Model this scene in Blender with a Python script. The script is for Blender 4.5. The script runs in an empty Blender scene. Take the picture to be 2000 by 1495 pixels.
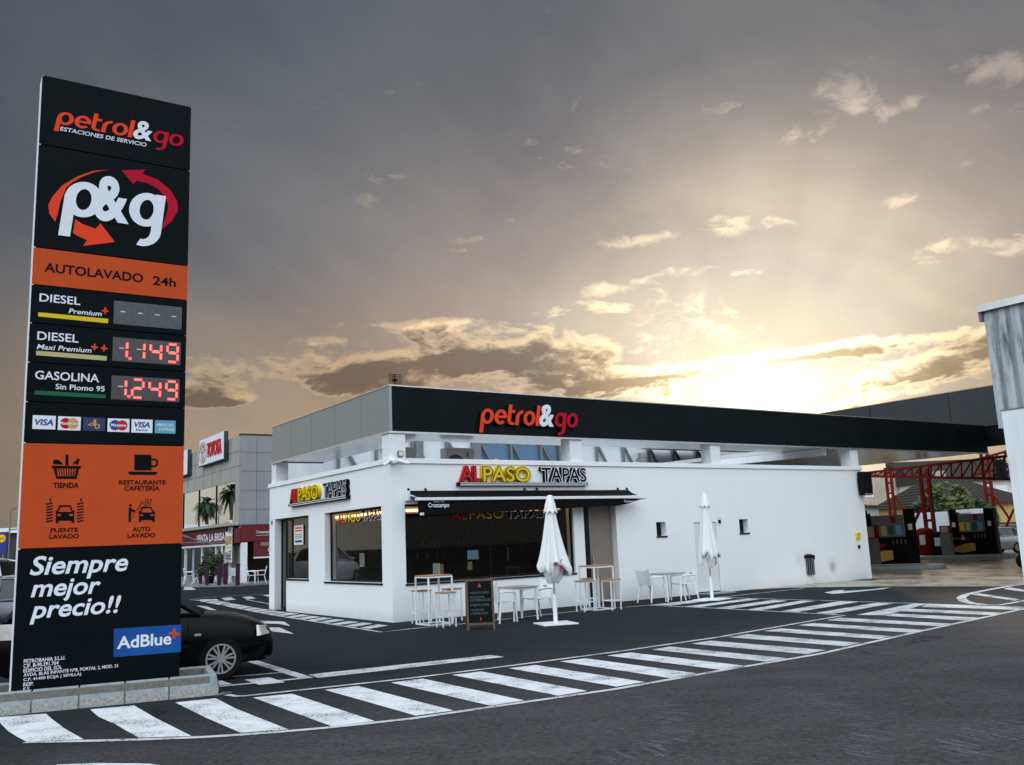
import bpy, bmesh, math, random
from mathutils import Vector, Matrix
random.seed(7)
SC = bpy.context.scene
COL = SC.collection
# ------------------------------------------------------------------ camera
FPX, PITCH, ROLL, CAMH = 1785.1, .1727, -.0415, 1.75
FW = Vector((0, math.cos(PITCH), math.sin(PITCH))); UP0 = Vector((0, -math.sin(PITCH), math.cos(PITCH))); RI0 = Vector((1, 0, 0))
RI = RI0*math.cos(ROLL)+UP0*math.sin(ROLL); UP = UP0*math.cos(ROLL)-RI0*math.sin(ROLL)
CO = Vector((0, 0, CAMH))
cd = bpy.data.cameras.new('camera'); cam = bpy.data.objects.new('camera', cd); COL.objects.link(cam)
cd.sensor_width = 36; cd.lens = FPX/2000*36; cd.clip_start = .1; cd.clip_end = 3000
m3 = Matrix((RI, UP, -FW)).transposed()
cam.matrix_world = Matrix.Translation(CO) @ m3.to_4x4()
SC.camera = cam
# survey helpers: a sight line from the camera station meets the ground or a wall
def ray(x, y): return FW+RI*((x-1000)/FPX)-UP*((y-747.5)/FPX)
def gp(x, y, z=0.):
    d = ray(x, y); return CO+d*((z-CAMH)/d.z)
def hit(x, y, P, n):
    d = ray(x, y); return CO+d*((P-CO).dot(n)/d.dot(n))
def azel(x, y):
    d = ray(x, y).normalized(); return math.atan2(d.x, d.y), math.asin(d.z)
# ------------------------------------------------------------------ light
SUN = ray(1500, 765).normalized()
SAZ, SEL = azel(1500, 765)
sd = bpy.data.lights.new('sun', 'SUN'); so = bpy.data.objects.new('sun', sd); COL.objects.link(so)
sd.energy = 1.2; sd.angle = math.radians(2.5); sd.color = (1, .74, .45)
so.rotation_euler = SUN.to_track_quat('Z', 'Y').to_euler()
vs = SC.view_settings; SC.display_settings.display_device = 'sRGB'
vs.view_transform = 'Standard'; vs.look = 'None'; vs.exposure = 0; vs.gamma = 1; vs.use_curve_mapping = False
SC.cycles.use_denoising = True; SC.cycles.max_bounces = 8; SC.cycles.caustics_reflective = False; SC.cycles.caustics_refractive = False

class NT:
    def __init__(s, tree): s.t = tree; s.n = tree.nodes; s.l = tree.links
    def new(s, typ, **kw):
        n = s.n.new(typ)
        for k, v in kw.items(): setattr(n, k, v)
        return n
    def put(s, sock, v):
        if isinstance(v, bpy.types.NodeSocket): s.l.new(v, sock)
        else: sock.default_value = v
    def m(s, op, a, b=0., c=0., clamp=False):
        n = s.new('ShaderNodeMath', operation=op, use_clamp=clamp)
        for i, v in enumerate((a, b, c)): s.put(n.inputs[i], v)
        return n.outputs[0]
    def vm(s, op, a, b=(0, 0, 0)):
        n = s.new('ShaderNodeVectorMath', operation=op); s.put(n.inputs[0], a); s.put(n.inputs[1], b)
        return n.outputs['Value' if op == 'DOT_PRODUCT' else 'Vector']
    def comb(s, x, y, z=0.):
        n = s.new('ShaderNodeCombineXYZ')
        for i, v in enumerate((x, y, z)): s.put(n.inputs[i], v)
        return n.outputs[0]
    def noise(s, vec, scale=1., detail=6., rough=.55, dist=0., dim='3D'):
        n = s.new('ShaderNodeTexNoise', noise_dimensions=dim); s.put(n.inputs['Vector'], vec)
        n.inputs['Scale'].default_value = scale; n.inputs['Detail'].default_value = detail
        n.inputs['Roughness'].default_value = rough; n.inputs['Distortion'].default_value = dist
        return n.outputs['Fac']
    def step(s, x, a, b, smooth=True, lo=0., hi=1.):
        n = s.new('ShaderNodeMapRange', interpolation_type='SMOOTHSTEP' if smooth else 'LINEAR')
        s.put(n.inputs[0], x); s.put(n.inputs[1], a); s.put(n.inputs[2], b); s.put(n.inputs[3], lo); s.put(n.inputs[4], hi)
        return n.outputs[0]
    def ramp(s, x, stops, interp='LINEAR'):
        n = s.new('ShaderNodeValToRGB'); r = n.color_ramp; r.interpolation = interp
        while len(r.elements) < len(stops): r.elements.new(.5)
        for e, (p, c) in zip(r.elements, sorted(stops)): e.position = p; e.color = (*c, 1)
        s.put(n.inputs[0], x); return n.outputs[0]
    def mix(s, f, a, b, blend='MIX'):
        n = s.new('ShaderNodeMix', data_type='RGBA', blend_type=blend)
        s.put(n.inputs[0], f)
        for i, v in ((6, a), (7, b)):
            s.put(n.inputs[i], v if isinstance(v, bpy.types.NodeSocket) else ((*v, 1) if len(v) == 3 else v))
        return n.outputs[2]

def build_world():
    w = bpy.data.worlds.new('World'); SC.world = w; w.use_nodes = True
    n = NT(w.node_tree); n.n.clear()
    d = n.vm('NORMALIZE', n.new('ShaderNodeTexCoord').outputs['Generated'])
    sp = n.new('ShaderNodeSeparateXYZ'); n.put(sp.inputs[0], d); X, Y, Z = sp.outputs
    az = n.m('ARCTAN2', X, Y); el = n.m('ARCSINE', Z)
    th = n.m('ARCCOSINE', n.vm('DOT_PRODUCT', d, tuple(SUN)))
    S = 2.6
    stops = [(0, (1.9, 1.75, 1.4)), (.03, (1.22, 1.1, .85)), (.055, (1.0, .89, .66)), (.08, (.95, .82, .60)), (.125, (.85, .73, .585)), (.2, (.655, .55, .43)), (.27, (.425, .365, .32)),
             (.35, (.285, .25, .238)), (.45, (.215, .20, .20)), (.6, (.165, .166, .18)), (.87, (.082, .092, .110)), (1.25, (.075, .085, .105))]
    base = n.ramp(n.m('DIVIDE', th, 1.3), [(t/1.3, tuple(v/S for v in c)) for t, c in stops])
    base = n.vm('MULTIPLY', base, (S, S, S))
    # warm band low over the horizon away from the sun
    wl_ = n.m('MULTIPLY', n.step(el, .34, .10), n.step(th, .2, .5))
    base = n.mix(wl_, base, n.vm('MULTIPLY', base, (2.05, 1.55, 1.05)))
    base = n.mix(n.step(el, .30, .56), base, n.vm('MULTIPLY', base, (.70, .78, .84)))
    # the glow is weaker sideways, along the murky horizon, than straight up
    sdw = n.m('MULTIPLY', n.step(el, .26, .13), n.m('MULTIPLY', n.step(th, .09, .2), n.step(th, .55, .35)))
    base = n.mix(sdw, base, n.vm('MULTIPLY', base, (.80, .76, .70)))
    # soft high streaks
    st = n.noise(n.comb(n.m('MULTIPLY', n.m('SUBTRACT', az, n.m('MULTIPLY', el, .5)), 2.6), n.m('MULTIPLY', n.m('ADD', el, n.m('MULTIPLY', az, .5)), 6.), 4.2), 1, 6, .55, .4)
    base = n.vm('MULTIPLY', base, n.comb(*[n.step(st, .3, .7, False, a, b) for a, b in ((.80, 1.2), (.82, 1.18), (.86, 1.13))]))
    # crepuscular rays fanning from the sun
    dx = n.m('SUBTRACT', az, SAZ); dy = n.m('SUBTRACT', el, SEL)
    phi = n.m('ARCTAN2', dy, dx)
    rn = n.noise(n.comb(n.m('MULTIPLY', phi, 3.3), 0., 7.7), 1, 3, .5)
    rf = n.m('MULTIPLY', n.step(dy, .02, .1), n.m('MULTIPLY', n.step(th, .07, .16), n.step(th, .42, .2)))
    base = n.vm('MULTIPLY', base, n.comb(*[n.m('ADD', 1, n.m('MULTIPLY', rf, n.m('MULTIPLY', n.m('SUBTRACT', rn, .5), k))) for k in (.34, .37, .4)]))
    def blob(px, py, sx, sy, amp, tilt=0., lift=0.):
        a0, e0 = azel(px, py)
        u = n.m('DIVIDE', n.m('SUBTRACT', az, a0), sx/FPX)
        v = n.m('DIVIDE', n.m('SUBTRACT', n.m('SUBTRACT', el, e0-lift), n.m('MULTIPLY', n.m('SUBTRACT', az, a0), tilt)), sy/FPX)
        r2 = n.m('ADD', n.m('MULTIPLY', u, u), n.m('MULTIPLY', v, v))
        return n.m('MULTIPLY', n.m('EXPONENT', n.m('MULTIPLY', r2, -1)), amp)
    def total(lst):
        o = lst[0]
        for q in lst[1:]: o = n.m('ADD', o, q)
        return o
    gl = blob(1490, 766, 165, 42, .8, .02)
    base = n.vm('ADD', base, n.comb(gl, n.m('MULTIPLY', gl, .86), n.m('MULTIPLY', gl, .56)))
    # main cloud banks: lit tops and edges, dark undersides
    BK = ((700, 728, 360, 56, .47, .02), (430, 780, 110, 15, .34), (880, 690, 170, 26, .2, .04), (900, 645, 150, 20, .16, .05), (1190, 598, 90, 20, .36), (1180, 690, 210, 60, .2), (1470, 702, 240, 14, .34, .03), (1230, 748, 170, 18, .36),
          (1610, 690, 160, 16, .26, .05), (1060, 610, 120, 30, .1), (1850, 715, 250, 40, .27, .12), (1630, 795, 75, 13, .36, .1), (1180, 778, 120, 14, .2), (1900, 650, 90, 12, .16), (620, 665, 90, 12, .16), (830, 632, 120, 12, .2, .03))
    def dens(lift):
        e_ = n.m('ADD', el, lift); b_ = total([blob(*(q if len(q) == 6 else (*q, 0.)), lift) for q in BK])
        cn = n.noise(n.comb(n.m('MULTIPLY', az, 8.5), n.m('MULTIPLY', e_, 22.), 1.7), 1, 9, .6, .35)
        cf = n.noise(n.comb(n.m('MULTIPLY', az, 30.), n.m('MULTIPLY', e_, 62.), 5.5), 1, 7, .62, .6)
        return n.m('ADD', n.m('ADD', n.m('MULTIPLY', n.m('SUBTRACT', cn, .5), 1.75), n.m('MULTIPLY', n.m('SUBTRACT', cf, .5), .7)), n.m('SUBTRACT', n.m('MULTIPLY', b_, 1.5), .36))
    cd_ = dens(0.); up_ = dens(.0075)
    e1 = n.step(cd_, -.10, .12); core = n.m('MULTIPLY', n.step(cd_, .0, .12), n.step(up_, -.06, .24))
    rim = n.m('MULTIPLY', e1, n.m('SUBTRACT', 1, core))
    near = n.m('EXPONENT', n.m('DIVIDE', th, -.42))
    g = n.m('ADD', 1, n.m('MULTIPLY', rim, n.m('ADD', .25, n.m('MULTIPLY', near, .95))))
    base = n.vm('MULTIPLY', base, n.comb(n.m('MULTIPLY', g, n.m('ADD', 1, n.m('MULTIPLY', rim, .08))), g, n.m('MULTIPLY', g, n.m('SUBTRACT', 1, n.m('MULTIPLY', rim, .22)))))
    drk = n.m('MULTIPLY', core, n.step(th, .02, .14, True, .5, .95))
    dkc = n.mix(n.step(th, .05, .28), (.70, .58, .40), (.50, .455, .435))
    base = n.mix(drk, base, n.vm('MULTIPLY', base, dkc))
    # small bright puffs higher up
    puffs = total([blob(1250, 472, 75, 16, .22), blob(1440, 440, 95, 22, .2, -.05), blob(1570, 265, 60, 20, .17), blob(1650, 175, 75, 40, .2), blob(1675, 212, 26, 16, .14),
                   blob(1770, 205, 60, 18, .19, .3), blob(1955, 135, 70, 34, .24, -.2), blob(1985, 490, 60, 24, .2), blob(1835, 485, 60, 22, .17), blob(1745, 395, 55, 18, .17),
                   blob(1420, 205, 60, 14, .13), blob(840, 640, 130, 16, .2, .04), blob(625, 672, 60, 10, .13), blob(1330, 532, 90, 14, .13), blob(1190, 562, 100, 20, .14),
                   blob(1330, 590, 120, 40, .1), blob(1900, 210, 60, 12, .1), blob(1350, 650, 160, 44, .12), blob(530, 700, 80, 10, .12), blob(1900, 320, 60, 20, .08)])
    pn = n.noise(n.comb(n.m('MULTIPLY', az, 26.), n.m('MULTIPLY', el, 46.), 9.1), 1, 8, .62, .5)
    pf = n.step(n.m('ADD', n.m('SUBTRACT', pn, .74), n.m('MULTIPLY', puffs, 1.9)), -.07, .22)
    base = n.vm('MULTIPLY', base, n.comb(*[n.m('ADD', 1, n.m('MULTIPLY', pf, k)) for k in (.9, .78, .58)]))
    # eastern sky behind the camera, brightened beyond real dusk to light the white walls
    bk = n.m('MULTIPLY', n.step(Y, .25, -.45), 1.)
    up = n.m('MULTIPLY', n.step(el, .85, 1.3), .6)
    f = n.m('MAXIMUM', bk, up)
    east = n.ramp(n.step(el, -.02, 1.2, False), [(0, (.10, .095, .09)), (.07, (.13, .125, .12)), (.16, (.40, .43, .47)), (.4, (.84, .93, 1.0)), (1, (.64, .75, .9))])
    g2 = n.m('DIVIDE', n.m('ADD', az, 1.95), .75); lobe = n.m('ADD', 2.5, n.m('MULTIPLY', n.m('EXPONENT', n.m('MULTIPLY', n.m('MULTIPLY', g2, g2), -1)), 1.25))  # extra lobe added on the left to lift the side wall
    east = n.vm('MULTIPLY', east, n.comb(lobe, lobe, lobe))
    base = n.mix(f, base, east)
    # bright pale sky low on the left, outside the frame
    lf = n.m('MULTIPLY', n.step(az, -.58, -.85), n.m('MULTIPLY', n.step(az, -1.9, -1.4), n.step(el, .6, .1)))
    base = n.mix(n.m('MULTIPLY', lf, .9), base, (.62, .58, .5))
    sky = n.new('ShaderNodeTexSky', sky_type='NISHITA', sun_disc=False, sun_elevation=SEL, sun_rotation=SAZ)
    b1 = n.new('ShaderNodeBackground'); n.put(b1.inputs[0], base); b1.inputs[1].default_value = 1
    b2 = n.new('ShaderNodeBackground'); n.put(b2.inputs[0], sky.outputs[0]); b2.inputs[1].default_value = .002
    a = n.new('ShaderNodeAddShader'); n.put(a.inputs[0], b1.outputs[0]); n.put(a.inputs[1], b2.outputs[0])
    n.put(n.new('ShaderNodeOutputWorld').inputs[0], a.outputs[0])
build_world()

# ------------------------------------------------------------------ materials
def M(name, col, rough=.5, metal=0., var=.12, scale=6., bump=0., bscale=40., spec=.5, coat=0., emit=None, stretch=(1, 1, 1)):
    mt = bpy.data.materials.new(name); mt.use_nodes = True
    n = NT(mt.node_tree); p = n.n['Principled BSDF']
    tc = n.new('ShaderNodeTexCoord').outputs['Object']
    if stretch != (1, 1, 1): tc = n.vm('MULTIPLY', tc, stretch)
    nz = n.noise(tc, scale, 6, .6)
    c = n.mix(n.step(nz, .3, .7, False), tuple(x*(1-var) for x in col), tuple(min(1, x*(1+var)) for x in col))
    n.put(p.inputs['Base Color'], c)
    n.put(p.inputs['Roughness'], n.step(nz, .3, .7, False, max(.02, rough*.88), min(1, rough*1.12)))
    p.inputs['Metallic'].default_value = metal; p.inputs['Specular IOR Level'].default_value = spec
    p.inputs['Coat Weight'].default_value = coat; p.inputs['Coat Roughness'].default_value = .03
    if emit: p.inputs['Emission Color'].default_value = (*emit[0], 1); p.inputs['Emission Strength'].default_value = emit[1]
    if bump:
        b = n.new('ShaderNodeBump'); b.inputs['Strength'].default_value = bump; b.inputs['Distance'].default_value = .01
        n.put(b.inputs['Height'], n.noise(tc, bscale, 5, .65)); n.put(p.inputs['Normal'], b.outputs[0])
    return mt
def glass(name, tint=(.5, .52, .52), ior=1.5, dark=0., extra=0.):
    mt = bpy.data.materials.new(name); mt.use_nodes = True; n = NT(mt.node_tree); n.n.clear()
    g = n.new('ShaderNodeBsdfGlossy'); g.inputs['Roughness'].default_value = .015; g.inputs['Color'].default_value = (.92, .95, .95, 1)
    t = n.new('ShaderNodeBsdfTransparent'); t.inputs['Color'].default_value = (*tint, 1)
    wv = n.noise(n.new('ShaderNodeTexCoord').outputs['Object'], .9, 2, .5)
    b = n.new('ShaderNodeBump'); b.inputs['Strength'].default_value = .03; n.put(b.inputs['Height'], wv); n.put(g.inputs['Normal'], b.outputs[0])
    fr = n.new('ShaderNodeFresnel'); bf = n.new('ShaderNodeNewGeometry').outputs['Backfacing']; n.put(fr.inputs[0], n.m('ADD', ior, n.m('MULTIPLY', bf, 1/ior-ior)))
    mx = n.new('ShaderNodeMixShader'); n.put(mx.inputs[0], n.m('ADD', fr.outputs[0], extra, clamp=True)); n.put(mx.inputs[1], t.outputs[0]); n.put(mx.inputs[2], g.outputs[0])
    n.put(n.new('ShaderNodeOutputMaterial').inputs[0], mx.outputs[0]); return mt
def asphalt_mat():
    mt = bpy.data.materials.new('asphalt'); mt.use_nodes = True; n = NT(mt.node_tree); p = n.n['Principled BSDF']
    P = n.new('ShaderNodeNewGeometry').outputs['Position']
    big = n.noise(P, .16, 5, .6); mid = n.noise(n.vm('MULTIPLY', P, (1, 1.7, 1)), .9, 7, .66); fine = n.noise(P, 95, 3, .7); grit = n.noise(P, 34, 4, .75)
    sp = n.new('ShaderNodeSeparateXYZ'); n.put(sp.inputs[0], P)
    # newer darker surfacing by the building, older greyer surfacing in the access lane
    lane = n.step(n.m('ADD', n.m('SUBTRACT', sp.outputs[1], n.m('MULTIPLY', sp.outputs[0], .9)), n.m('MULTIPLY', n.m('SUBTRACT', big, .5), 5)), 16.5, 9.)
    spk = n.noise(P, 13, 5, .8)
    c = n.mix(lane, (.0135, .0175, .019), (.056, .0525, .053))
    c = n.vm('MULTIPLY', c, n.comb(*[n.step(spk, .34, .66, False, .52, 1.5)]*3))
    c = n.mix(n.step(mid, .35, .7), c, n.vm('MULTIPLY', c, (1.34, 1.33, 1.32)))
    c = n.mix(n.step(big, .52, .36), c, n.vm('MULTIPLY', c, (.74, .75, .76)))
    vo = n.new('ShaderNodeTexVoronoi', feature='DISTANCE_TO_EDGE'); wob = n.new('ShaderNodeTexNoise'); n.put(wob.inputs['Vector'], P); wob.inputs['Scale'].default_value = 1.3; wob.inputs['Detail'].default_value = 5
    n.put(vo.inputs['Vector'], n.vm('ADD', P, n.vm('MULTIPLY', wob.outputs['Color'], (1.3, 1.3, 0)))); vo.inputs['Scale'].default_value = .16
    crk = n.m('MULTIPLY', n.step(vo.outputs['Distance'], .006, .0), n.step(n.noise(P, .23, 2, .5), .54, .6))
    c = n.mix(n.m('MULTIPLY', crk, .8), c, (.008, .008, .009))
    oil = n.step(n.noise(P, .55, 4, .5), .62, .74); c = n.mix(n.m('MULTIPLY', oil, .5), c, (.012, .012, .013))
    pale = n.step(n.noise(n.vm('MULTIPLY', P, (1., 1.5, 1)), .32, 6, .62), .52, .72); c = n.mix(n.m('MULTIPLY', pale, n.m('MULTIPLY', lane, .42)), c, (.115, .112, .113))
    c = n.mix(n.m('MULTIPLY', n.step(grit, .56, .74), n.m('ADD', .25, n.m('MULTIPLY', lane, .75))), c, (.17, .167, .17))
    c = n.mix(n.step(fine, .3, .52, True, .75, 0.), c, (.012, .012, .013))
    n.put(p.inputs['Base Color'], c); p.inputs['Roughness'].default_value = .9; p.inputs['Specular IOR Level'].default_value = .1
    b = n.new('ShaderNodeBump'); b.inputs['Strength'].default_value = .55; b.inputs['Distance'].default_value = .006
    n.put(b.inputs['Height'], n.m('ADD', fine, grit)); n.put(p.inputs['Normal'], b.outputs[0]); return mt
def paint_mat(name='road_paint', cov=.9, col=(.74, .74, .73), soft=False):
    mt = bpy.data.materials.new(name); mt.use_nodes = True; n = NT(mt.node_tree); p = n.n['Principled BSDF']
    P = n.new('ShaderNodeNewGeometry').outputs['Position']
    a = n.noise(P, 2.2, 6, .65); b = n.noise(P, 42, 4, .75); s = n.noise(n.vm('MULTIPLY', P, (3.2, 13., 1)), 3., 5, .7)
    c = n.mix(n.step(a, .35, .7), col, tuple(x*.8 for x in col))
    c = n.mix(n.step(s, .58, .74, True, 0, .55), c, (.27, .27, .27))
    n.put(p.inputs['Base Color'], c); p.inputs['Roughness'].default_value = .7; p.inputs['Specular IOR Level'].default_value = .3
    wear = n.m('ADD', n.m('MULTIPLY', b, .62), n.m('MULTIPLY', a, .38))
    al = n.step(wear, cov-.30, cov-.36) if not soft else n.m('MULTIPLY', n.step(a, .36, .56), n.step(b, .3, .6, True, .1, .8))
    n.put(p.inputs['Alpha'], al); return mt
def concrete_mat():
    mt = bpy.data.materials.new('concrete'); mt.use_nodes = True; n = NT(mt.node_tree); p = n.n['Principled BSDF']
    P = n.new('ShaderNodeNewGeometry').outputs['Position']; a = n.noise(P, .35, 6, .6); b = n.noise(P, .8, 6, .6); f = n.noise(P, 40, 3, .7)
    c = n.mix(n.step(b, .35, .7), (.38, .325, .255), (.20, .17, .135)); c = n.mix(n.step(a, .5, .7, True, 0, .6), c, (.12, .108, .095)); c = n.mix(n.step(f, .55, .75, True, 0, .4), c, (.38, .36, .32))
    n.put(p.inputs['Base Color'], c); n.put(p.inputs['Roughness'], n.step(b, .38, .62, True, .42, .2)); p.inputs['Specular IOR Level'].default_value = .7
    bp = n.new('ShaderNodeBump'); bp.inputs['Strength'].default_value = .05; bp.inputs['Distance'].default_value = .01; n.put(bp.inputs['Height'], b); n.put(p.inputs['Normal'], bp.outputs[0]); return mt
def planks(name, c1, c2, sc=(1, 1, 1), rough=.6):
    mt = bpy.data.materials.new(name); mt.use_nodes = True; n = NT(mt.node_tree); p = n.n['Principled BSDF']
    tc = n.vm('MULTIPLY', n.new('ShaderNodeTexCoord').outputs['Object'], sc)
    n.put(p.inputs['Base Color'], n.mix(n.step(n.noise(tc, 6, 6, .65), .35, .68), c1, c2)); p.inputs['Roughness'].default_value = rough; return mt
def plaster_mat(name, col, streak=.1, spots=()):
    mt = bpy.data.materials.new(name); mt.use_nodes = True; n = NT(mt.node_tree); p = n.n['Principled BSDF']
    o = n.new('ShaderNodeTexCoord').outputs['Object']
    s = n.noise(n.vm('MULTIPLY', o, (2.6, 2.6, .12)), 2., 5, .6); g = n.noise(o, .5, 5, .6)
    c = n.mix(n.step(s, .35, .75), col, tuple(x*(1-streak) for x in col)); c = n.mix(n.step(g, .4, .7, True, 0, .5), c, tuple(x*(1-streak) for x in col))
    sp = n.new('ShaderNodeSeparateXYZ'); n.put(sp.inputs[0], o)
    d = n.m('MULTIPLY', n.step(n.m('ADD', sp.outputs[2], n.m('MULTIPLY', n.noise(o, 3., 5, .7), .35)), .5, .12), .4)
    c = n.mix(d, c, tuple(x*.62 for x in (col[0], col[1]*.98, col[2]*.93)))
    for (sx_, sz_, r_, a_) in spots:
        dx_ = n.m('DIVIDE', n.m('SUBTRACT', sp.outputs[0], sx_), r_); dz_ = n.m('DIVIDE', n.m('SUBTRACT', sp.outputs[2], sz_), r_*1.25)
        c = n.mix(n.m('MULTIPLY', n.m('EXPONENT', n.m('MULTIPLY', n.m('ADD', n.m('MULTIPLY', dx_, dx_), n.m('MULTIPLY', dz_, dz_)), -1)), n.m('MULTIPLY', n.step(g, .2, .6), a_)), c, (.12, .115, .11))
    n.put(p.inputs['Base Color'], c); p.inputs['Roughness'].default_value = .8; p.inputs['Specular IOR Level'].default_value = .25
    b = n.new('ShaderNodeBump'); b.inputs['Strength'].default_value = .12; b.inputs['Distance'].default_value = .01
    n.put(b.inputs['Height'], n.noise(o, 60, 4, .6)); n.put(p.inputs['Normal'], b.outputs[0]); return mt
def stripes(name, axis, freq, c1, c2, lo, hi, rough=.5, metal=0., bump=.5, dirt=None):
    mt = bpy.data.materials.new(name); mt.use_nodes = True; n = NT(mt.node_tree); p = n.n['Principled BSDF']
    o = n.new('ShaderNodeTexCoord').outputs['Object']; sp = n.new('ShaderNodeSeparateXYZ'); n.put(sp.inputs[0], o)
    w = n.m('ADD', n.m('MULTIPLY', n.m('SINE', n.m('MULTIPLY', sp.outputs[axis], freq*6.2832)), .5), .5)
    c = n.mix(n.step(w, lo, hi), c1, c2)
    if dirt: c = n.mix(n.step(n.noise(n.vm('MULTIPLY', o, (1.3, 1.3, .22)), 2.0, 7, .68), .46, .66, True, 0, .9), c, dirt)
    n.put(p.inputs['Base Color'], c); p.inputs['Roughness'].default_value = rough; p.inputs['Metallic'].default_value = metal; p.inputs['Specular IOR Level'].default_value = .5 if metal else .1
    b = n.new('ShaderNodeBump'); b.inputs['Strength'].default_value = bump; b.inputs['Distance'].default_value = .02
    n.put(b.inputs['Height'], w); n.put(p.inputs['Normal'], b.outputs[0]); return mt

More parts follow.
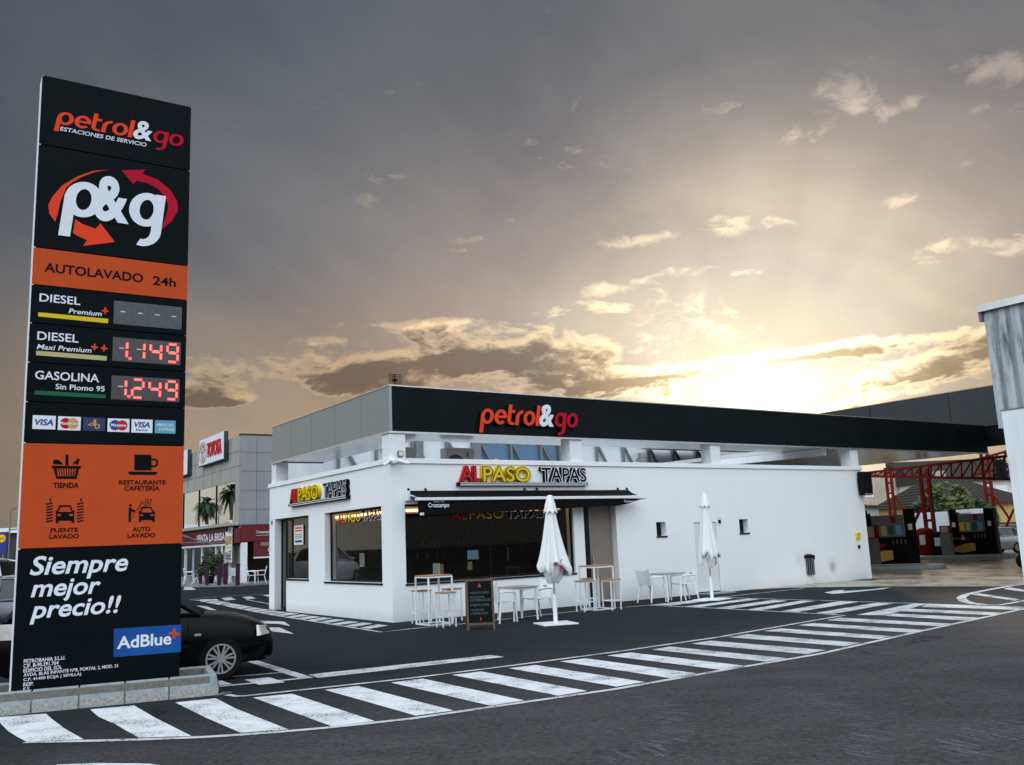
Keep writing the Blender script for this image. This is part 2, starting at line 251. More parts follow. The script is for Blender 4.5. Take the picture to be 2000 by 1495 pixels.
MT = dict(
    asphalt=asphalt_mat(), paint=paint_mat(), paint_worn=paint_mat('worn_road_paint', .885, (.60, .60, .59)), dust=paint_mat('tyre_dust', .9, (.175, .18, .18), True),
    concrete=concrete_mat(), kerb=M('kerb_stone', (.27, .30, .31), .85, var=.22, scale=9, bump=.3),
    kerb_rough=M('kerb_rough_stone', (.36, .36, .34), .95, var=.4, scale=30, bump=.9, bscale=60), mortar=M('mortar', (.16, .15, .13), .95, var=.3, scale=20),
    soil=M('soil', (.10, .09, .075), .95, var=.4, scale=15, bump=.6),
    plaster=plaster_mat('white_plaster', (.83, .84, .84), .022, ((16.38, .5, .15, .6), (14.75, .85, .2, .25))), oldplaster=plaster_mat('old_white_plaster', (.66, .66, .65), .35), beige=plaster_mat('beige_plaster', (.50, .42, .34), .3), yellow_wall=plaster_mat('ochre_plaster', (.52, .38, .16), .2),
    white=M('white_metal', (.78, .79, .80), .4, var=.06), whiteplastic=M('white_plastic', (.76, .77, .78), .38, var=.05), fabric=M('white_canvas', (.76, .76, .755), .9, var=.04, scale=3, bump=.08, bscale=60, spec=.15),
    black=M('black_panel', (.0020, .0048, .0062), .55, var=.2, scale=2, spec=.06), fascia=M('black_cladding', (.0032, .0068, .0078), .45, var=.25, scale=.8, spec=.10),
    steel=M('brushed_steel', (.30, .345, .37), .36, .75, var=.05, scale=.8, stretch=(1, 1, 6)), soffit=M('soffit_panel', (.66, .66, .64), .22, .4, var=.04, scale=.4),
    grey_panel=M('grey_cladding', (.27, .275, .285), .5, .15, var=.1, scale=1.5, stretch=(1, 1, .4)), dark_grey=M('anthracite_panel', (.026, .031, .033), .5, .2, var=.15, scale=2),
    alu=M('aluminium', (.62, .64, .64), .3, .9, var=.08), darkmetal=M('dark_frame', (.008, .009, .010), .45, spec=.15), orange=M('orange_vinyl', (.52, .072, .016), .6, var=.07, scale=2, spec=.1),
    ored=M('orange_red_vinyl', (.78, .060, .022), .6, var=.05, spec=.08), crimson=M('crimson_vinyl', (.45, .006, .025), .6, var=.05, spec=.08), sign_white=M('white_vinyl', (.74, .77, .83), .5, var=.03, spec=.12), ink=M('black_ink', (.004, .004, .005), .6, spec=.06),
    yellow=M('yellow_vinyl', (.72, .52, .01), .5, var=.05, spec=.12), sand=M('sand_vinyl', (.50, .43, .20), .5, var=.05, spec=.12), green=M('green_vinyl', (.012, .12, .06), .5, var=.05, spec=.12),
    blue=M('blue_vinyl', (.012, .075, .30), .45, var=.25, scale=1.2, spec=.12), navy=M('navy_vinyl', (.01, .02, .10), .5), cyan=M('pale_blue_vinyl', (.09, .32, .48), .5), red=M('red_vinyl', (.50, .018, .022), .5, var=.06, spec=.12), gold=M('gold_vinyl', (.55, .30, .05), .5),
    led_off=M('unlit_display', (.045, .052, .056), .3, var=.3, scale=7), led_bg=M('display_glass', (.05, .04, .043), .25, var=.3, scale=8), led_seg=M('dim_segment', (.075, .082, .086), .4), led=M('lit_red_led', (.4, .02, .02), .5, emit=((1., .07, .06), 2.4)), led_core=M('lit_led_core', (.6, .2, .15), .5, emit=((1., .20, .16), 1.6)),
    wood=planks('table_wood', (.30, .17, .075), (.42, .26, .125), (2, 14, 1)), darkwood=planks('board_wood', (.07, .032, .016), (.13, .06, .03), (8, 8, 1)), slate=M('chalkboard', (.006, .007, .008), .8, var=.4, scale=6, spec=.08), chalk=M('chalk', (.10, .14, .14), .9, var=.4, scale=60), chalkred=M('red_chalk', (.30, .03, .03), .8),
    glass=glass('window_glass', (.78, .78, .76), 1.3), glass_car=glass('car_glass', (.12, .13, .13), 1.5), mirror=glass('coated_glass', (.10, .11, .11), 1.5, extra=.62),
    interior=M('dark_interior', (.09, .072, .055), .8, var=.3, scale=1.2), brickwall=M('brown_brick', (.17, .11, .07), .85, var=.35, scale=5), counter=M('counter_front', (.03, .028, .027), .5), cove=M('warm_light_strip', (.8, .6, .4), .6, emit=((1., .66, .34), 4.5)), lampm=M('spot_lamp', (.8, .7, .5), .5, emit=((1., .78, .5), 22.)), screen=M('lit_screen', (.1, .2, .3), .4, emit=((.25, .45, .6), .35)), paper=M('paper', (.68, .70, .69), .8, var=.06, scale=30), kraft=M('kraft_card', (.40, .24, .12), .8),
    taupe=M('taupe_door', (.20, .165, .135), .5, var=.06), whitedoor=M('white_door', (.70, .70, .68), .5, var=.04), awning=M('black_awning', (.006, .006, .0065), .8, var=.2, spec=.06), redaw=M('red_awning', (.115, .006, .010), .75, var=.12, scale=2),
    redsteel=M('red_steel', (.135, .009, .006), .6, var=.25, scale=8, spec=.12), redplastic=M('red_plastic', (.20, .006, .009), .5, spec=.12), blackplastic=M('black_plastic', (.006, .006, .007), .5, spec=.07), pump=M('pump_black', (.004, .0045, .005), .5, spec=.05), pumpgrey=M('pump_grey', (.15, .15, .145), .45, spec=.2),
    bluepanel=M('blue_panel', (.09, .17, .27), .55, var=.12), whitepanel=M('white_panel', (.66, .68, .70), .6, var=.08, scale=1), strut=M('grey_strut', (.17, .18, .19), .5, .3),
    tile=stripes('roof_tiles', 0, 3.2, (.022, .02, .018), (.06, .05, .043), .2, .8, .85), corrugated=stripes('corrugated_sheet', 1, 2.2, (.24, .265, .28), (.43, .47, .49), .1, .6, .55, .2, .8, (.07, .08, .085)), shedwall=plaster_mat('shed_plaster', (.74, .78, .80), .12),
    carblack=M('black_car_paint', (.002, .003, .004), .3, 0, var=.1, spec=.03, coat=.14), carblue=M('blue_car_paint', (.006, .012, .035), .22, coat=1.), carwhite=M('pale_car_paint', (.55, .60, .66), .25, coat=1.), carsilver=M('grey_car_paint', (.20, .20, .20), .3, .5, coat=1.),
    tyre=M('tyre_rubber', (.008, .008, .008), .85, bump=.3, spec=.08), rim=M('alloy_rim', (.42, .44, .46), .3, .8), lampglass=M('headlamp_lens', (.50, .47, .42), .12, .3, coat=1.), tail=M('tail_lamp', (.35, .02, .02), .2, coat=1.), chrome=M('chrome', (.6, .6, .6), .15, 1.), purple=M('purple_post', (.045, .014, .032), .6, spec=.2), leaf=M('leaf', (.075, .095, .016), .6, var=.5, scale=1.5), leafdark=M('dark_leaf', (.022, .045, .016), .6, var=.5, scale=3), bark=M('bark', (.09, .065, .045), .9, var=.3, bump=.6), signyellow=M('sign_yellow', (.8, .55, .0), .5), signblue=M('sign_blue', (.0, .03, .22), .5),
)
# ------------------------------------------------------------------ mesh helpers
def rotz(a): return Matrix.Rotation(a, 4, 'Z')
class MB:
    def __init__(s, off=(0, 0, 0)): s.v = []; s.f = []; s.m = []; s.off = Vector(off)
    def add(s, vs_, fs, mi=0, T=None):
        k = len(s.v)
        for p in vs_:
            p = Vector(p); s.v.append((T @ p if T else p)-s.off)
        for f in fs: s.f.append([i+k for i in f]); s.m.append(mi)
        return s
    def box(s, x0, x1, y0, y1, z0, z1, mi=0, T=None):
        return s.add([(x0, y0, z0), (x1, y0, z0), (x1, y1, z0), (x0, y1, z0), (x0, y0, z1), (x1, y0, z1), (x1, y1, z1), (x0, y1, z1)],
                     [(0, 3, 2, 1), (4, 5, 6, 7), (0, 1, 5, 4), (1, 2, 6, 5), (2, 3, 7, 6), (3, 0, 4, 7)], mi, T)
    def cyl(s, p0, p1, r0, r1=None, n=12, mi=0, cap=True, T=None):
        p0 = Vector(p0); p1 = Vector(p1); r1 = r0 if r1 is None else r1
        d = (p1-p0).normalized(); a = d.orthogonal().normalized(); b = d.cross(a)
        vs_ = [p+(a*math.cos(2*math.pi*i/n)+b*math.sin(2*math.pi*i/n))*r for p, r in ((p0, r0), (p1, r1)) for i in range(n)]
        fs = [(i, (i+1) % n, n+(i+1) % n, n+i) for i in range(n)]
        if cap: fs += [tuple(range(n-1, -1, -1)), tuple(range(n, 2*n))]
        return s.add(vs_, fs, mi, T)
    def bar(s, p0, p1, w, h=None, mi=0, T=None, up=(0, 0, 1)):
        p0 = Vector(p0); p1 = Vector(p1); h = h or w; d = (p1-p0).normalized(); u = Vector(up)
        if abs(d.dot(u)) > .98: u = Vector((0, 1, 0))
        a = d.cross(u).normalized(); b = a.cross(d)
        q = [p+a*(w/2*i)+b*(h/2*j) for p in (p0, p1) for i, j in ((-1, -1), (1, -1), (1, 1), (-1, 1))]
        return s.add(q, [(0, 3, 2, 1), (4, 5, 6, 7), (0, 1, 5, 4), (1, 2, 6, 5), (2, 3, 7, 6), (3, 0, 4, 7)], mi, T)
    def tube(s, pts, r, n=8, mi=0, T=None, flat=1.):
        pts = [Vector(p) for p in pts]; rs = r if isinstance(r, (list, tuple)) else [r]*len(pts); vs_ = []; ref = None
        for i, p in enumerate(pts):
            d = (pts[min(i+1, len(pts)-1)]-pts[max(i-1, 0)]).normalized()
            a = d.orthogonal().normalized() if ref is None else (ref-d*ref.dot(d)).normalized()
            ref = a; b = d.cross(a)
            vs_ += [p+(a*math.cos(6.28318*k/n)+b*math.sin(6.28318*k/n)*flat)*rs[i] for k in range(n)]
        fs = [(i*n+k, i*n+(k+1) % n, (i+1)*n+(k+1) % n, (i+1)*n+k) for i in range(len(pts)-1) for k in range(n)]
        fs += [tuple(range(n-1, -1, -1)), tuple(range((len(pts)-1)*n, len(pts)*n))]
        return s.add(vs_, fs, mi, T)
    def lathe(s, prof, n=20, mi=0, T=None, mod=None):
        vs_ = []
        for j, (r, z) in enumerate(prof):
            for i in range(n):
                a = 2*math.pi*i/n; rr, zz = (r, z) if mod is None else mod(r, z, a, j)
                vs_.append((rr*math.cos(a), rr*math.sin(a), zz))
        fs = [(j*n+i, j*n+(i+1) % n, (j+1)*n+(i+1) % n, (j+1)*n+i) for j in range(len(prof)-1) for i in range(n)]
        fs += [tuple(range(n-1, -1, -1)), tuple(range((len(prof)-1)*n, len(prof)*n))]
        return s.add(vs_, fs, mi, T)
    def grid(s, fn, nu, nv, th=0., mi=0, T=None):
        P = [[Vector(fn(i/nu, j/nv)) for i in range(nu+1)] for j in range(nv+1)]
        W = nu+1; vs_ = [p for r in P for p in r]; fs = [(j*W+i, j*W+i+1, (j+1)*W+i+1, (j+1)*W+i) for j in range(nv) for i in range(nu)]
        if th:
            nr = (P[0][-1]-P[0][0]).cross(P[-1][0]-P[0][0]).normalized()*th; K = len(vs_); vs_ = vs_+[p-nr for p in vs_]
            fs2 = [tuple(K+i for i in reversed(f)) for f in fs]
            bd = [j*W for j in range(nv, 0, -1)]; bd = list(range(0, nu))+[j*W+nu for j in range(nv)]+[nv*W+i for i in range(nu, 0, -1)]+bd
            fs = fs+fs2+[(bd[k], K+bd[k], K+bd[(k+1) % len(bd)], bd[(k+1) % len(bd)]) for k in range(len(bd))]
        return s.add(vs_, fs, mi, T)
    def prism(s, pts, F, c0, c1, mi=0, back=False):
        n = len(pts); ar = sum(pts[i][0]*pts[(i+1) % n][1]-pts[(i+1) % n][0]*pts[i][1] for i in range(n))
        if ar < 0: pts = pts[::-1]
        vs_ = [F(a, b, c1) for a, b in pts]; fs = [tuple(range(n))]
        if abs(c1-c0) > 1e-6:
            vs_ += [F(a, b, c0) for a, b in pts]; fs += [(n+i, n+(i+1) % n, (i+1) % n, i) for i in range(n)]
            if back: fs.append(tuple(range(2*n-1, n-1, -1)))
        return s.add(vs_, fs, mi)
    def stroke(s, pts, w, F, c0, c1, mi=0, closed=False):
        P = [Vector((p[0], p[1])) for p in pts]; n = len(P); L = []; R = []
        for i in range(n):
            a = P[(i-1) % n] if closed or i else P[i]; b = P[(i+1) % n] if closed or i < n-1 else P[i]
            d = (b-a).normalized(); q = Vector((-d.y, d.x)); k = 1.
            if 0 < i < n-1 or closed:
                e = (P[i]-a).normalized() if (P[i]-a).length > 0 else d; k = 1/max(.5, abs(Vector((-e.y, e.x)).dot(q)))
            L.append(P[i]+q*w/2*k); R.append(P[i]-q*w/2*k)
        m = n if closed else n-1; vs_ = []; fs = []
        for c in (c1, c0): vs_ += [F(p.x, p.y, c) for p in L]+[F(p.x, p.y, c) for p in R]
        for i in range(m):
            j = (i+1) % n
            fs += [(n+i, n+j, j, i)]
            if abs(c1-c0) > 1e-6: fs += [(i, j, 2*n+j, 2*n+i), (n+j, n+i, 3*n+i, 3*n+j)]
        if not closed and abs(c1-c0) > 1e-6: fs += [(0, 2*n, 3*n, n), (n-1, 2*n-1, 4*n-1, 3*n-1)]
        return s.add(vs_, fs, mi)
    def text(s, txt, F, bb, c, mi=0, depth=0., bold=0., shear=0., out=0., ref=None, sp=1.):
        vs_, fs, b0 = text_mesh(txt, bold, shear, sp); x0, y0, x1, y1 = b0
        sx = (bb[2]-bb[0])/(x1-x0); sy = (bb[3]-bb[1])/(y1-y0)
        if out: vs_, fs, _ = text_mesh(txt, bold+out, shear, sp)
        A = [(bb[0]+(x-x0)*sx, bb[1]+(y-y0)*sy) for x, y in vs_]
        if not depth: return s.add([F(a, b, c) for a, b in A], fs, mi)
        n = len(A); ed = {}
        for f in fs:
            for i in range(len(f)):
                e = (f[i], f[(i+1) % len(f)])
                if (e[1], e[0]) in ed: del ed[(e[1], e[0])]
                else: ed[e] = 1
        return s.add([F(a, b, c) for a, b in A]+[F(a, b, c-depth) for a, b in A], list(fs)+[(e[0], n+e[0], n+e[1], e[1]) for e in ed], mi)
    def build(s, name, mats, parent=None, smooth=False, bevel=0., loc=None):
        me = bpy.data.meshes.new(name); me.from_pydata([tuple(p) for p in s.v], [], s.f)
        for m in (mats if isinstance(mats, (list, tuple)) else [mats]): me.materials.append(MT[m] if isinstance(m, str) else m)
        for p, mi in zip(me.polygons, s.m): p.material_index = mi
        me.validate(); me.update()
        if smooth:
            bm = bmesh.new(); bm.from_mesh(me); bmesh.ops.remove_doubles(bm, verts=bm.verts, dist=1e-5)
            for f in bm.faces: f.smooth = True
            for e in bm.edges:
                if len(e.link_faces) == 2 and e.calc_face_angle(0) > .7: e.smooth = False
            bm.to_mesh(me); bm.free()
        o = bpy.data.objects.new(name, me); COL.objects.link(o)
        if parent: o.parent = parent
        if loc: o.location = loc
        if bevel:
            b = o.modifiers.new('bevel', 'BEVEL'); b.width = bevel; b.segments = 2; b.limit_method = 'ANGLE'
        return o
_TX = {}
def text_mesh(txt, bold, shear, sp=1.):
    k = (txt, round(bold, 4), shear, sp)
    if k not in _TX:
        cu = bpy.data.curves.new('lettering', 'FONT'); cu.body = txt; cu.offset = bold; cu.shear = shear; cu.resolution_u = 4; cu.space_character = sp
        o = bpy.data.objects.new('lettering', cu); COL.objects.link(o)
        dg = bpy.context.evaluated_depsgraph_get(); dg.update(); me = bpy.data.meshes.new_from_object(o.evaluated_get(dg))
        vs_ = [(v.co.x, v.co.y) for v in me.vertices]; fs = []
        for p in me.polygons:
            f = list(p.vertices)
            if sum(vs_[f[i]][0]*vs_[f[(i+1) % len(f)]][1]-vs_[f[(i+1) % len(f)]][0]*vs_[f[i]][1] for i in range(len(f))) < 0: f.reverse()
            fs.append(tuple(f))
        bpy.data.objects.remove(o); bpy.data.curves.remove(cu); bpy.data.meshes.remove(me)
        xs = [v[0] for v in vs_]; ys = [v[1] for v in vs_]
        _TX[k] = (vs_, fs, (min(xs), min(ys), max(xs), max(ys)))
    return _TX[k]
def tag(o, label, cat, group=None, kind=None):
    if label: o['label'] = label
    if cat: o['category'] = cat
    if group: o['group'] = group
    if kind: o['kind'] = kind
    return o
def thing(name, label, cat, loc=(0, 0, 0), rz=0., group=None):
    o = bpy.data.objects.new(name, None); COL.objects.link(o); o.empty_display_size = .2
    o.location = loc; o.rotation_euler = (0, 0, rz); return tag(o, label, cat, group)
def structure(o): o['kind'] = 'structure'; return o
def dup(root, loc, rz, label, group=None):
    r = root.copy(); COL.objects.link(r); r.location = loc; r.rotation_euler = (0, 0, rz); r['label'] = label
    if group: r['group'] = group
    for ch in list(root.children):
        c = ch.copy(); COL.objects.link(c); c.parent = r
        for g in list(ch.children):
            d = g.copy(); COL.objects.link(d); d.parent = c
    return r
def arc(cx, cy, rx, ry, a0, a1, n=20): return [(cx+rx*math.cos(math.radians(a0+(a1-a0)*i/n)), cy+ry*math.sin(math.radians(a0+(a1-a0)*i/n))) for i in range(n+1)]
# rounded italic logo letters, x-height 1: bowls thick at the sides and thin at top and bottom
def logo(mb, word, F, a0, a1, b0, h, c0, c1, mats, w=.28, shear=.17, side=None):
    adv = dict(p=1., e=1., t=.6, r=.58, o=1., l=.28, g=1.); adv['&'] = 1.2
    total = sum(adv[ch] for ch in word)+.05*(len(word)-1)
    x = 0.; k = 0; sx = (a1-a0)/total; q = w/2; tv = w*.68
    def G(X, Y, c): return F(a0+(X+shear*Y*h/sx)*sx, b0+Y*h, c)
    def band(out, inn, mi, closed):
        nonlocal k
        k += 1; n = len(out); c = c1+.0006*k; fs = []; ss = []; m = n if closed else n-1
        vs_ = [G(*p, c) for p in out]+[G(*p, c) for p in inn]+[G(*p, c0) for p in out]+[G(*p, c0) for p in inn]
        for i in range(m):
            j = (i+1) % n; fs.append((i, j, n+j, n+i)); ss += [(2*n+i, 2*n+j, j, i), (n+i, n+j, 3*n+j, 3*n+i)]
        if not closed: ss += [(0, n, 3*n, 2*n), (n-1, 3*n-1, 4*n-1, 2*n-1)]
        mb.add(vs_, [f for f in fs], mi)
        if c1-c0 > .004: mb.add(vs_, ss, mi if side is None else side)
    def bar(x0, x1, y0, y1, mi): band([(x0, y0), (x1, y0)], [(x0, y1), (x1, y1)], mi, False)
    for ch, mi in zip(word, mats):
        cx = x+.5
        if ch in 'pog': band(arc(cx, .5, .5, .5, 0, 352, 44), arc(cx, .5, .5-w, .5-tv, 0, 352, 44), mi, True)
        if ch == 'e': band(arc(cx, .5, .5, .5, 0, 318, 40), arc(cx, .5, .5-w, .5-tv, 0, 318, 40), mi, False); bar(x+w*.8, x+1-w*.02, .42, .42+tv*.85, mi)
        if ch == 'p': bar(x, x+w, -.58, .56, mi)
        if ch == 'g': bar(x+1-w, x+1, -.12, .99, mi); band(arc(x+.5, -.12, .5, .46, 0, -108, 16), arc(x+.5, -.12, .5-w, .46-tv, 0, -108, 16), mi, False)
        if ch == 't': bar(x, x+w, .3, 1.36, mi); band(arc(x+.42, .3, .42, .3, 180, 268, 10), arc(x+.42, .3, .42-w, .3-tv*.9, 180, 268, 10), mi, False); bar(x+.41, x+.58, 0, tv*.9, mi); bar(x+w*.9, x+.56, .80, 1., mi)
        if ch == 'r': bar(x, x+w, 0, .52, mi); band(arc(x+.55, .5, .55, .5, 180, 86, 12), arc(x+.55, .5, .55-w, .5-tv, 180, 86, 12), mi, False)
        if ch == 'l': bar(x, x+w, 0, 1.4, mi)
        if ch == '&':
            k += 1; d_ = c1-c0; mb.text('&', G, (x-.03, -.02, x+1.22, 1.5), c1+.004+.0006*k, mi, depth=d_ if d_ > .004 else 0, bold=.026)
        x += adv[ch]+.05

# ================================================================== SETTING
YAW = .6
C0 = Vector((-3.0237, 22.0999, 0)); U = Vector((math.cos(YAW), math.sin(YAW), 0)); V = Vector((-math.sin(YAW), math.cos(YAW), 0))
def glo(x, y, z=0.): return C0+U*x+V*y+Vector((0, 0, z))
def loc_(P): P = P-C0; return Vector((P.dot(U), P.dot(V), P.z))
def wr(x, y, Y=0.): p = loc_(hit(x, y, C0+V*Y, V)); return p.x, p.z
def wl(x, y, X=0.): p = loc_(hit(x, y, C0+U*X, U)); return p.y, p.z
def FR(a, b, c): return Vector((a, -c, b))
def FL(a, b, c): return Vector((-c, -a, b))
def bthing(name, label, cat, p, group=None): return thing(name, label, cat, glo(*p), YAW, group)

structure(MB().add([(-900, -300, 0), (900, -300, 0), (900, 1500, 0), (-900, 1500, 0)], [(0, 1, 2, 3)]).build('ground', 'asphalt'))
fo = [gp(1540, 1148.5), gp(1700, 1146), gp(1850, 1146), gp(1975, 1146), glo(19.7, -6.3), glo(19.7, -4.4), glo(80, -4.4), glo(80, 60), glo(18.0, 60), glo(18.0, -.0), glo(12.2, 0)]
structure(MB().add([(p.x, p.y, .004) for p in fo], [tuple(range(len(fo)))]).build('forecourt', 'concrete'))
tw = [glo(6.0, 30.2), glo(60, 30.2), glo(60, 80), glo(4.2, 80), glo(4.2, 33)]
sw = MB(); nn = len(tw); sw.add([(p.x, p.y, z) for z in (.0, .14) for p in tw], [tuple(range(nn, 2*nn))]+[(i, (i+1) % nn, nn+(i+1) % nn, nn+i) for i in range(nn)])
structure(sw.build('pavement', M('paving', (.20, .20, .195), .9, var=.2, scale=3, bump=.3)))
# painted markings (all lie on the asphalt)
_k = [0]
def mark(mb, pts, gnd=True, jag=.0):
    _k[0] += 1; z = .004+.00025*(_k[0] % 24)
    P = [gp(*p) for p in pts]
    if (P[1]-P[0]).cross(P[2]-P[1]).z < 0: P.reverse()
    mb.add([(p.x, p.y, z) for p in P], [tuple(range(len(P)))])
def line(mb, pts, w):
    _k[0] += 1; z = .004+.00025*(_k[0] % 24)
    P = [gp(*p) for p in pts]; Q = [(p.x, p.y) for p in P]
    mb.stroke(Q, w, lambda a, b, c: Vector((a, b, c)), z, z)
zb = MB()
for p in ([(-6, 1402), (90, 1395), (101, 1405), (126, 1424), (163, 1445), (50, 1449), (33, 1440), (16, 1429), (2, 1415)], [(176, 1386.6), (262, 1379), (303, 1403), (374, 1438.6), (270, 1442), (226, 1416), (192, 1401)],
          [(342, 1373), (422, 1365), (460, 1385), (564, 1426), (470, 1432.4), (400, 1402)], [(494, 1363.6), (570, 1356), (732, 1409.6), (649, 1420)], [(634, 1348.4), (700, 1341), (886, 1389), (812, 1399)],
          [(764, 1334.4), (826, 1326.6), (1024, 1369.4), (958, 1379.6)], [(883, 1319.4), (940, 1312.6), (1147, 1350.6), (1090, 1360)], [(993, 1306.4), (1046, 1300), (1260, 1333.4), (1204, 1342.4)],
          [(1094, 1293), (1144, 1287), (1360, 1316.4), (1310, 1326)], [(1186, 1281.5), (1232, 1275.6), (1453, 1301.4), (1408, 1309.4)], [(110, 1495.5), (190, 1492), (292, 1493.5), (330, 1500), (120, 1502)]): mark(zb, p)
structure(zb.build('zebra_marking', 'paint'))
zw = MB()
for p in ([(1273, 1270), (1308, 1264), (1537, 1287), (1497, 1293.6)], [(1350, 1258.4), (1387, 1252.4), (1612, 1271), (1576, 1279)], [(1423, 1245.6), (1460, 1240), (1683, 1257), (1649, 1263.4)],
          [(1492, 1233.6), (1526, 1228.6), (1744, 1244), (1717, 1249.4)], [(1557, 1222.4), (1588, 1218), (1804, 1231.6), (1776, 1237)], [(1614, 1212.6), (1641, 1207.6), (1860, 1219.4), (1834, 1224.4)],
          [(1673, 1202), (1785, 1180), (1812, 1180.4), (1728, 1203)], [(1812, 1180.6), (1997, 1187.6), (1986, 1192.4), (1800, 1186.5)], [(1776, 1190), (1957, 1198), (1937, 1202.6), (1758, 1195)], [(1744, 1199.6), (1912, 1207.6), (1885, 1213.4), (1728, 1204)],
          [(1276, 1182), (1406, 1168), (1436, 1169), (1310, 1183.6)], [(1338, 1185.6), (1458, 1170.6), (1486, 1171), (1366, 1187)], [(1398, 1188), (1512, 1172.4), (1540, 1174), (1426, 1189.6)], [(1458, 1191.4), (1566, 1173.6), (1592, 1174.4), (1488, 1192.6)],
          [(1526, 1194.4), (1640, 1175), (1676, 1176.6), (1558, 1195.8)], [(1592, 1198), (1712, 1178), (1746, 1179), (1626, 1200)],
          [(602, 1318.6), (958, 1280.4), (985, 1284), (622, 1325)], [(1898, 1162), (1912, 1159.6), (1992, 1171.6), (1982, 1174)], [(1960, 1151), (1970, 1148), (2010, 1154), (2010, 1158)],
          [(1610, 1158), (1628, 1154.4), (1650, 1152.4), (1646, 1155.5), (1700, 1152), (1740, 1147.6), (1728, 1151), (1660, 1158), (1626, 1161)],
          [(504, 1213), (556, 1215), (567, 1223.5), (542, 1219), (503, 1218.4)], [(505, 1227), (545, 1226), (574.5, 1239), (531, 1234), (500, 1231)], [(383, 1183.4), (404, 1185), (432, 1196), (420, 1195.5)],
          [(477, 1329), (526, 1324), (557, 1334), (506, 1339)], [(426, 1328), (453, 1337.6), (428, 1340)], [(360, 1147), (374, 1147.5), (383, 1152.5), (358, 1153)]): mark(zw, p)
for x0, y0, x1, y1 in ((190, 213, 355, 205), (245, 225, 415, 215), (310, 238, 480, 230), (370, 250, 545, 240), (435, 263, 615, 253), (500, 277, 690, 267), (575, 292, 765, 279), (650, 304, 850, 292), (725, 317, 925, 303), (805, 330, 1020, 313), (895, 344, 1115, 327), (990, 358, 1215, 341), (1090, 372, 1320, 353), (1200, 388, 1430, 368), (1310, 405, 1550, 386), (1430, 422, 1675, 400), (1560, 441, 1810, 417)):
    w = x1-x0; mark(zw, [(360+.22*a, 1130+.22*b) for a, b in ((x0, y0), (x1-.38*w, y1-6), (x1, y1+3), (x0+.3*w, y0+9))])
for q in ([(130, 190), (285, 185), (305, 195), (150, 208)], [(330, 178), (410, 168), (460, 190), (365, 198)], [(515, 168), (590, 160), (640, 178), (560, 188)], [(695, 150), (755, 143), (775, 160), (745, 166)]): mark(zw, [(360+.22*a, 1130+.22*b) for a, b in q])
structure(zw.build('worn_marking', 'paint_worn'))
lb = MB()
line(lb, [(49, 1451), (200, 1448), (300, 1445), (400, 1441), (470, 1436.6), (540, 1431.4), (648, 1422), (800, 1405.5), (1000, 1376.4), (1200, 1347.5), (1400, 1312.4), (1600, 1278.5), (1800, 1233.4), (2000, 1190), (2100, 1166)], .1)
line(lb, [(443, 1358.4), (462, 1361), (476, 1360.6), (600, 1347.6), (800, 1326), (1000, 1301), (1200, 1274.6), (1400, 1246), (1600, 1211), (1650, 1203)], .09)
line(lb, [(429, 1342), (592, 1326)], .1); line(lb, [(380, 1329.5), (426, 1325), (562, 1314)], .08); line(lb, [(490, 1291.5), (601, 1326.2)], .17)
line(lb, [(372, 1172), (384, 1173), (529, 1201.5), (640, 1219), (745, 1235.6), (800, 1229.4), (907, 1219), (1123, 1195), (1268, 1183), (1420, 1166), (1570, 1150)], .08)
line(lb, [(1268, 1183), (1400, 1189), (1600, 1200), (1650, 1203)], .08); line(lb, [(1408, 1168), (1600, 1173.6), (1800, 1180), (2000, 1187), (2060, 1189)], .08)
line(lb, [(1975, 1145), (1935, 1152), (1905, 1158), (1885, 1163.4), (1877, 1168.5), (1882, 1174.4), (1896, 1179), (1920, 1182)], .2); line(lb, [(1905, 1181), (1935, 1182.5), (1952, 1183)], .1); line(lb, [(1952, 1183), (2020, 1171)], .14)
line(lb, [(378, 1171), (420, 1166.4), (512, 1161.5)], .07); line(lb, [(480, 1172), (530, 1181)], .07)
structure(lb.build('line_marking', 'paint_worn'))
# tyre tracks in the access lane
tk = MB()
def track(pts, w, n, tilt):
    P = [gp(*p) for p in pts]; L = [0]
    for a, b in zip(P, P[1:]): L.append(L[-1]+(b-a).length)
    for i in range(n):
        s_ = L[-1]*i/(n-1); j = max(k for k in range(len(P)-1) if L[k] <= s_+1e-9); t = (s_-L[j])/(L[j+1]-L[j])
        p = P[j].lerp(P[j+1], min(1, t)); d = (P[j+1]-P[j]).normalized(); q = Vector((-d.y, d.x, 0)); d2 = (q+d*tilt).normalized()
        l = w*random.uniform(.45, 1.15); h = random.uniform(.010, .030); p = p+q*random.uniform(-.09, .09)+d*random.uniform(-.03, .03)
        tk.add([p+d2*(-l/2)+d*(-h/2)+Vector((0, 0, .0035)), p+d2*(l/2)+d*(-h/2)+Vector((0, 0, .0035)), p+d2*(l/2)+d*(h/2)+Vector((0, 0, .0035)), p+d2*(-l/2)+d*(h/2)+Vector((0, 0, .0035))], [(0, 1, 2, 3)])
track([(1255, 1360), (1300, 1385), (1318, 1405), (1320, 1430), (1285, 1460), (1190, 1490)], .40, 84, .5)
track([(1525, 1340), (1600, 1365), (1650, 1390), (1680, 1415), (1690, 1440), (1680, 1480)], .38, 76, .5)
track([(2000, 1410), (1960, 1430), (1900, 1450), (1850, 1470)], .5, 26, .3)
structure(tk.build('tyre_tracks', 'dust'))
structure(MB().add([tuple(gp(*p)+Vector((0, 0, .0045))) for p in ((1660, 1134.4), (1688, 1131), (1728, 1130.4), (1700, 1134.8))], [(0, 1, 2, 3)]).build('drain_cover', 'darkmetal'))

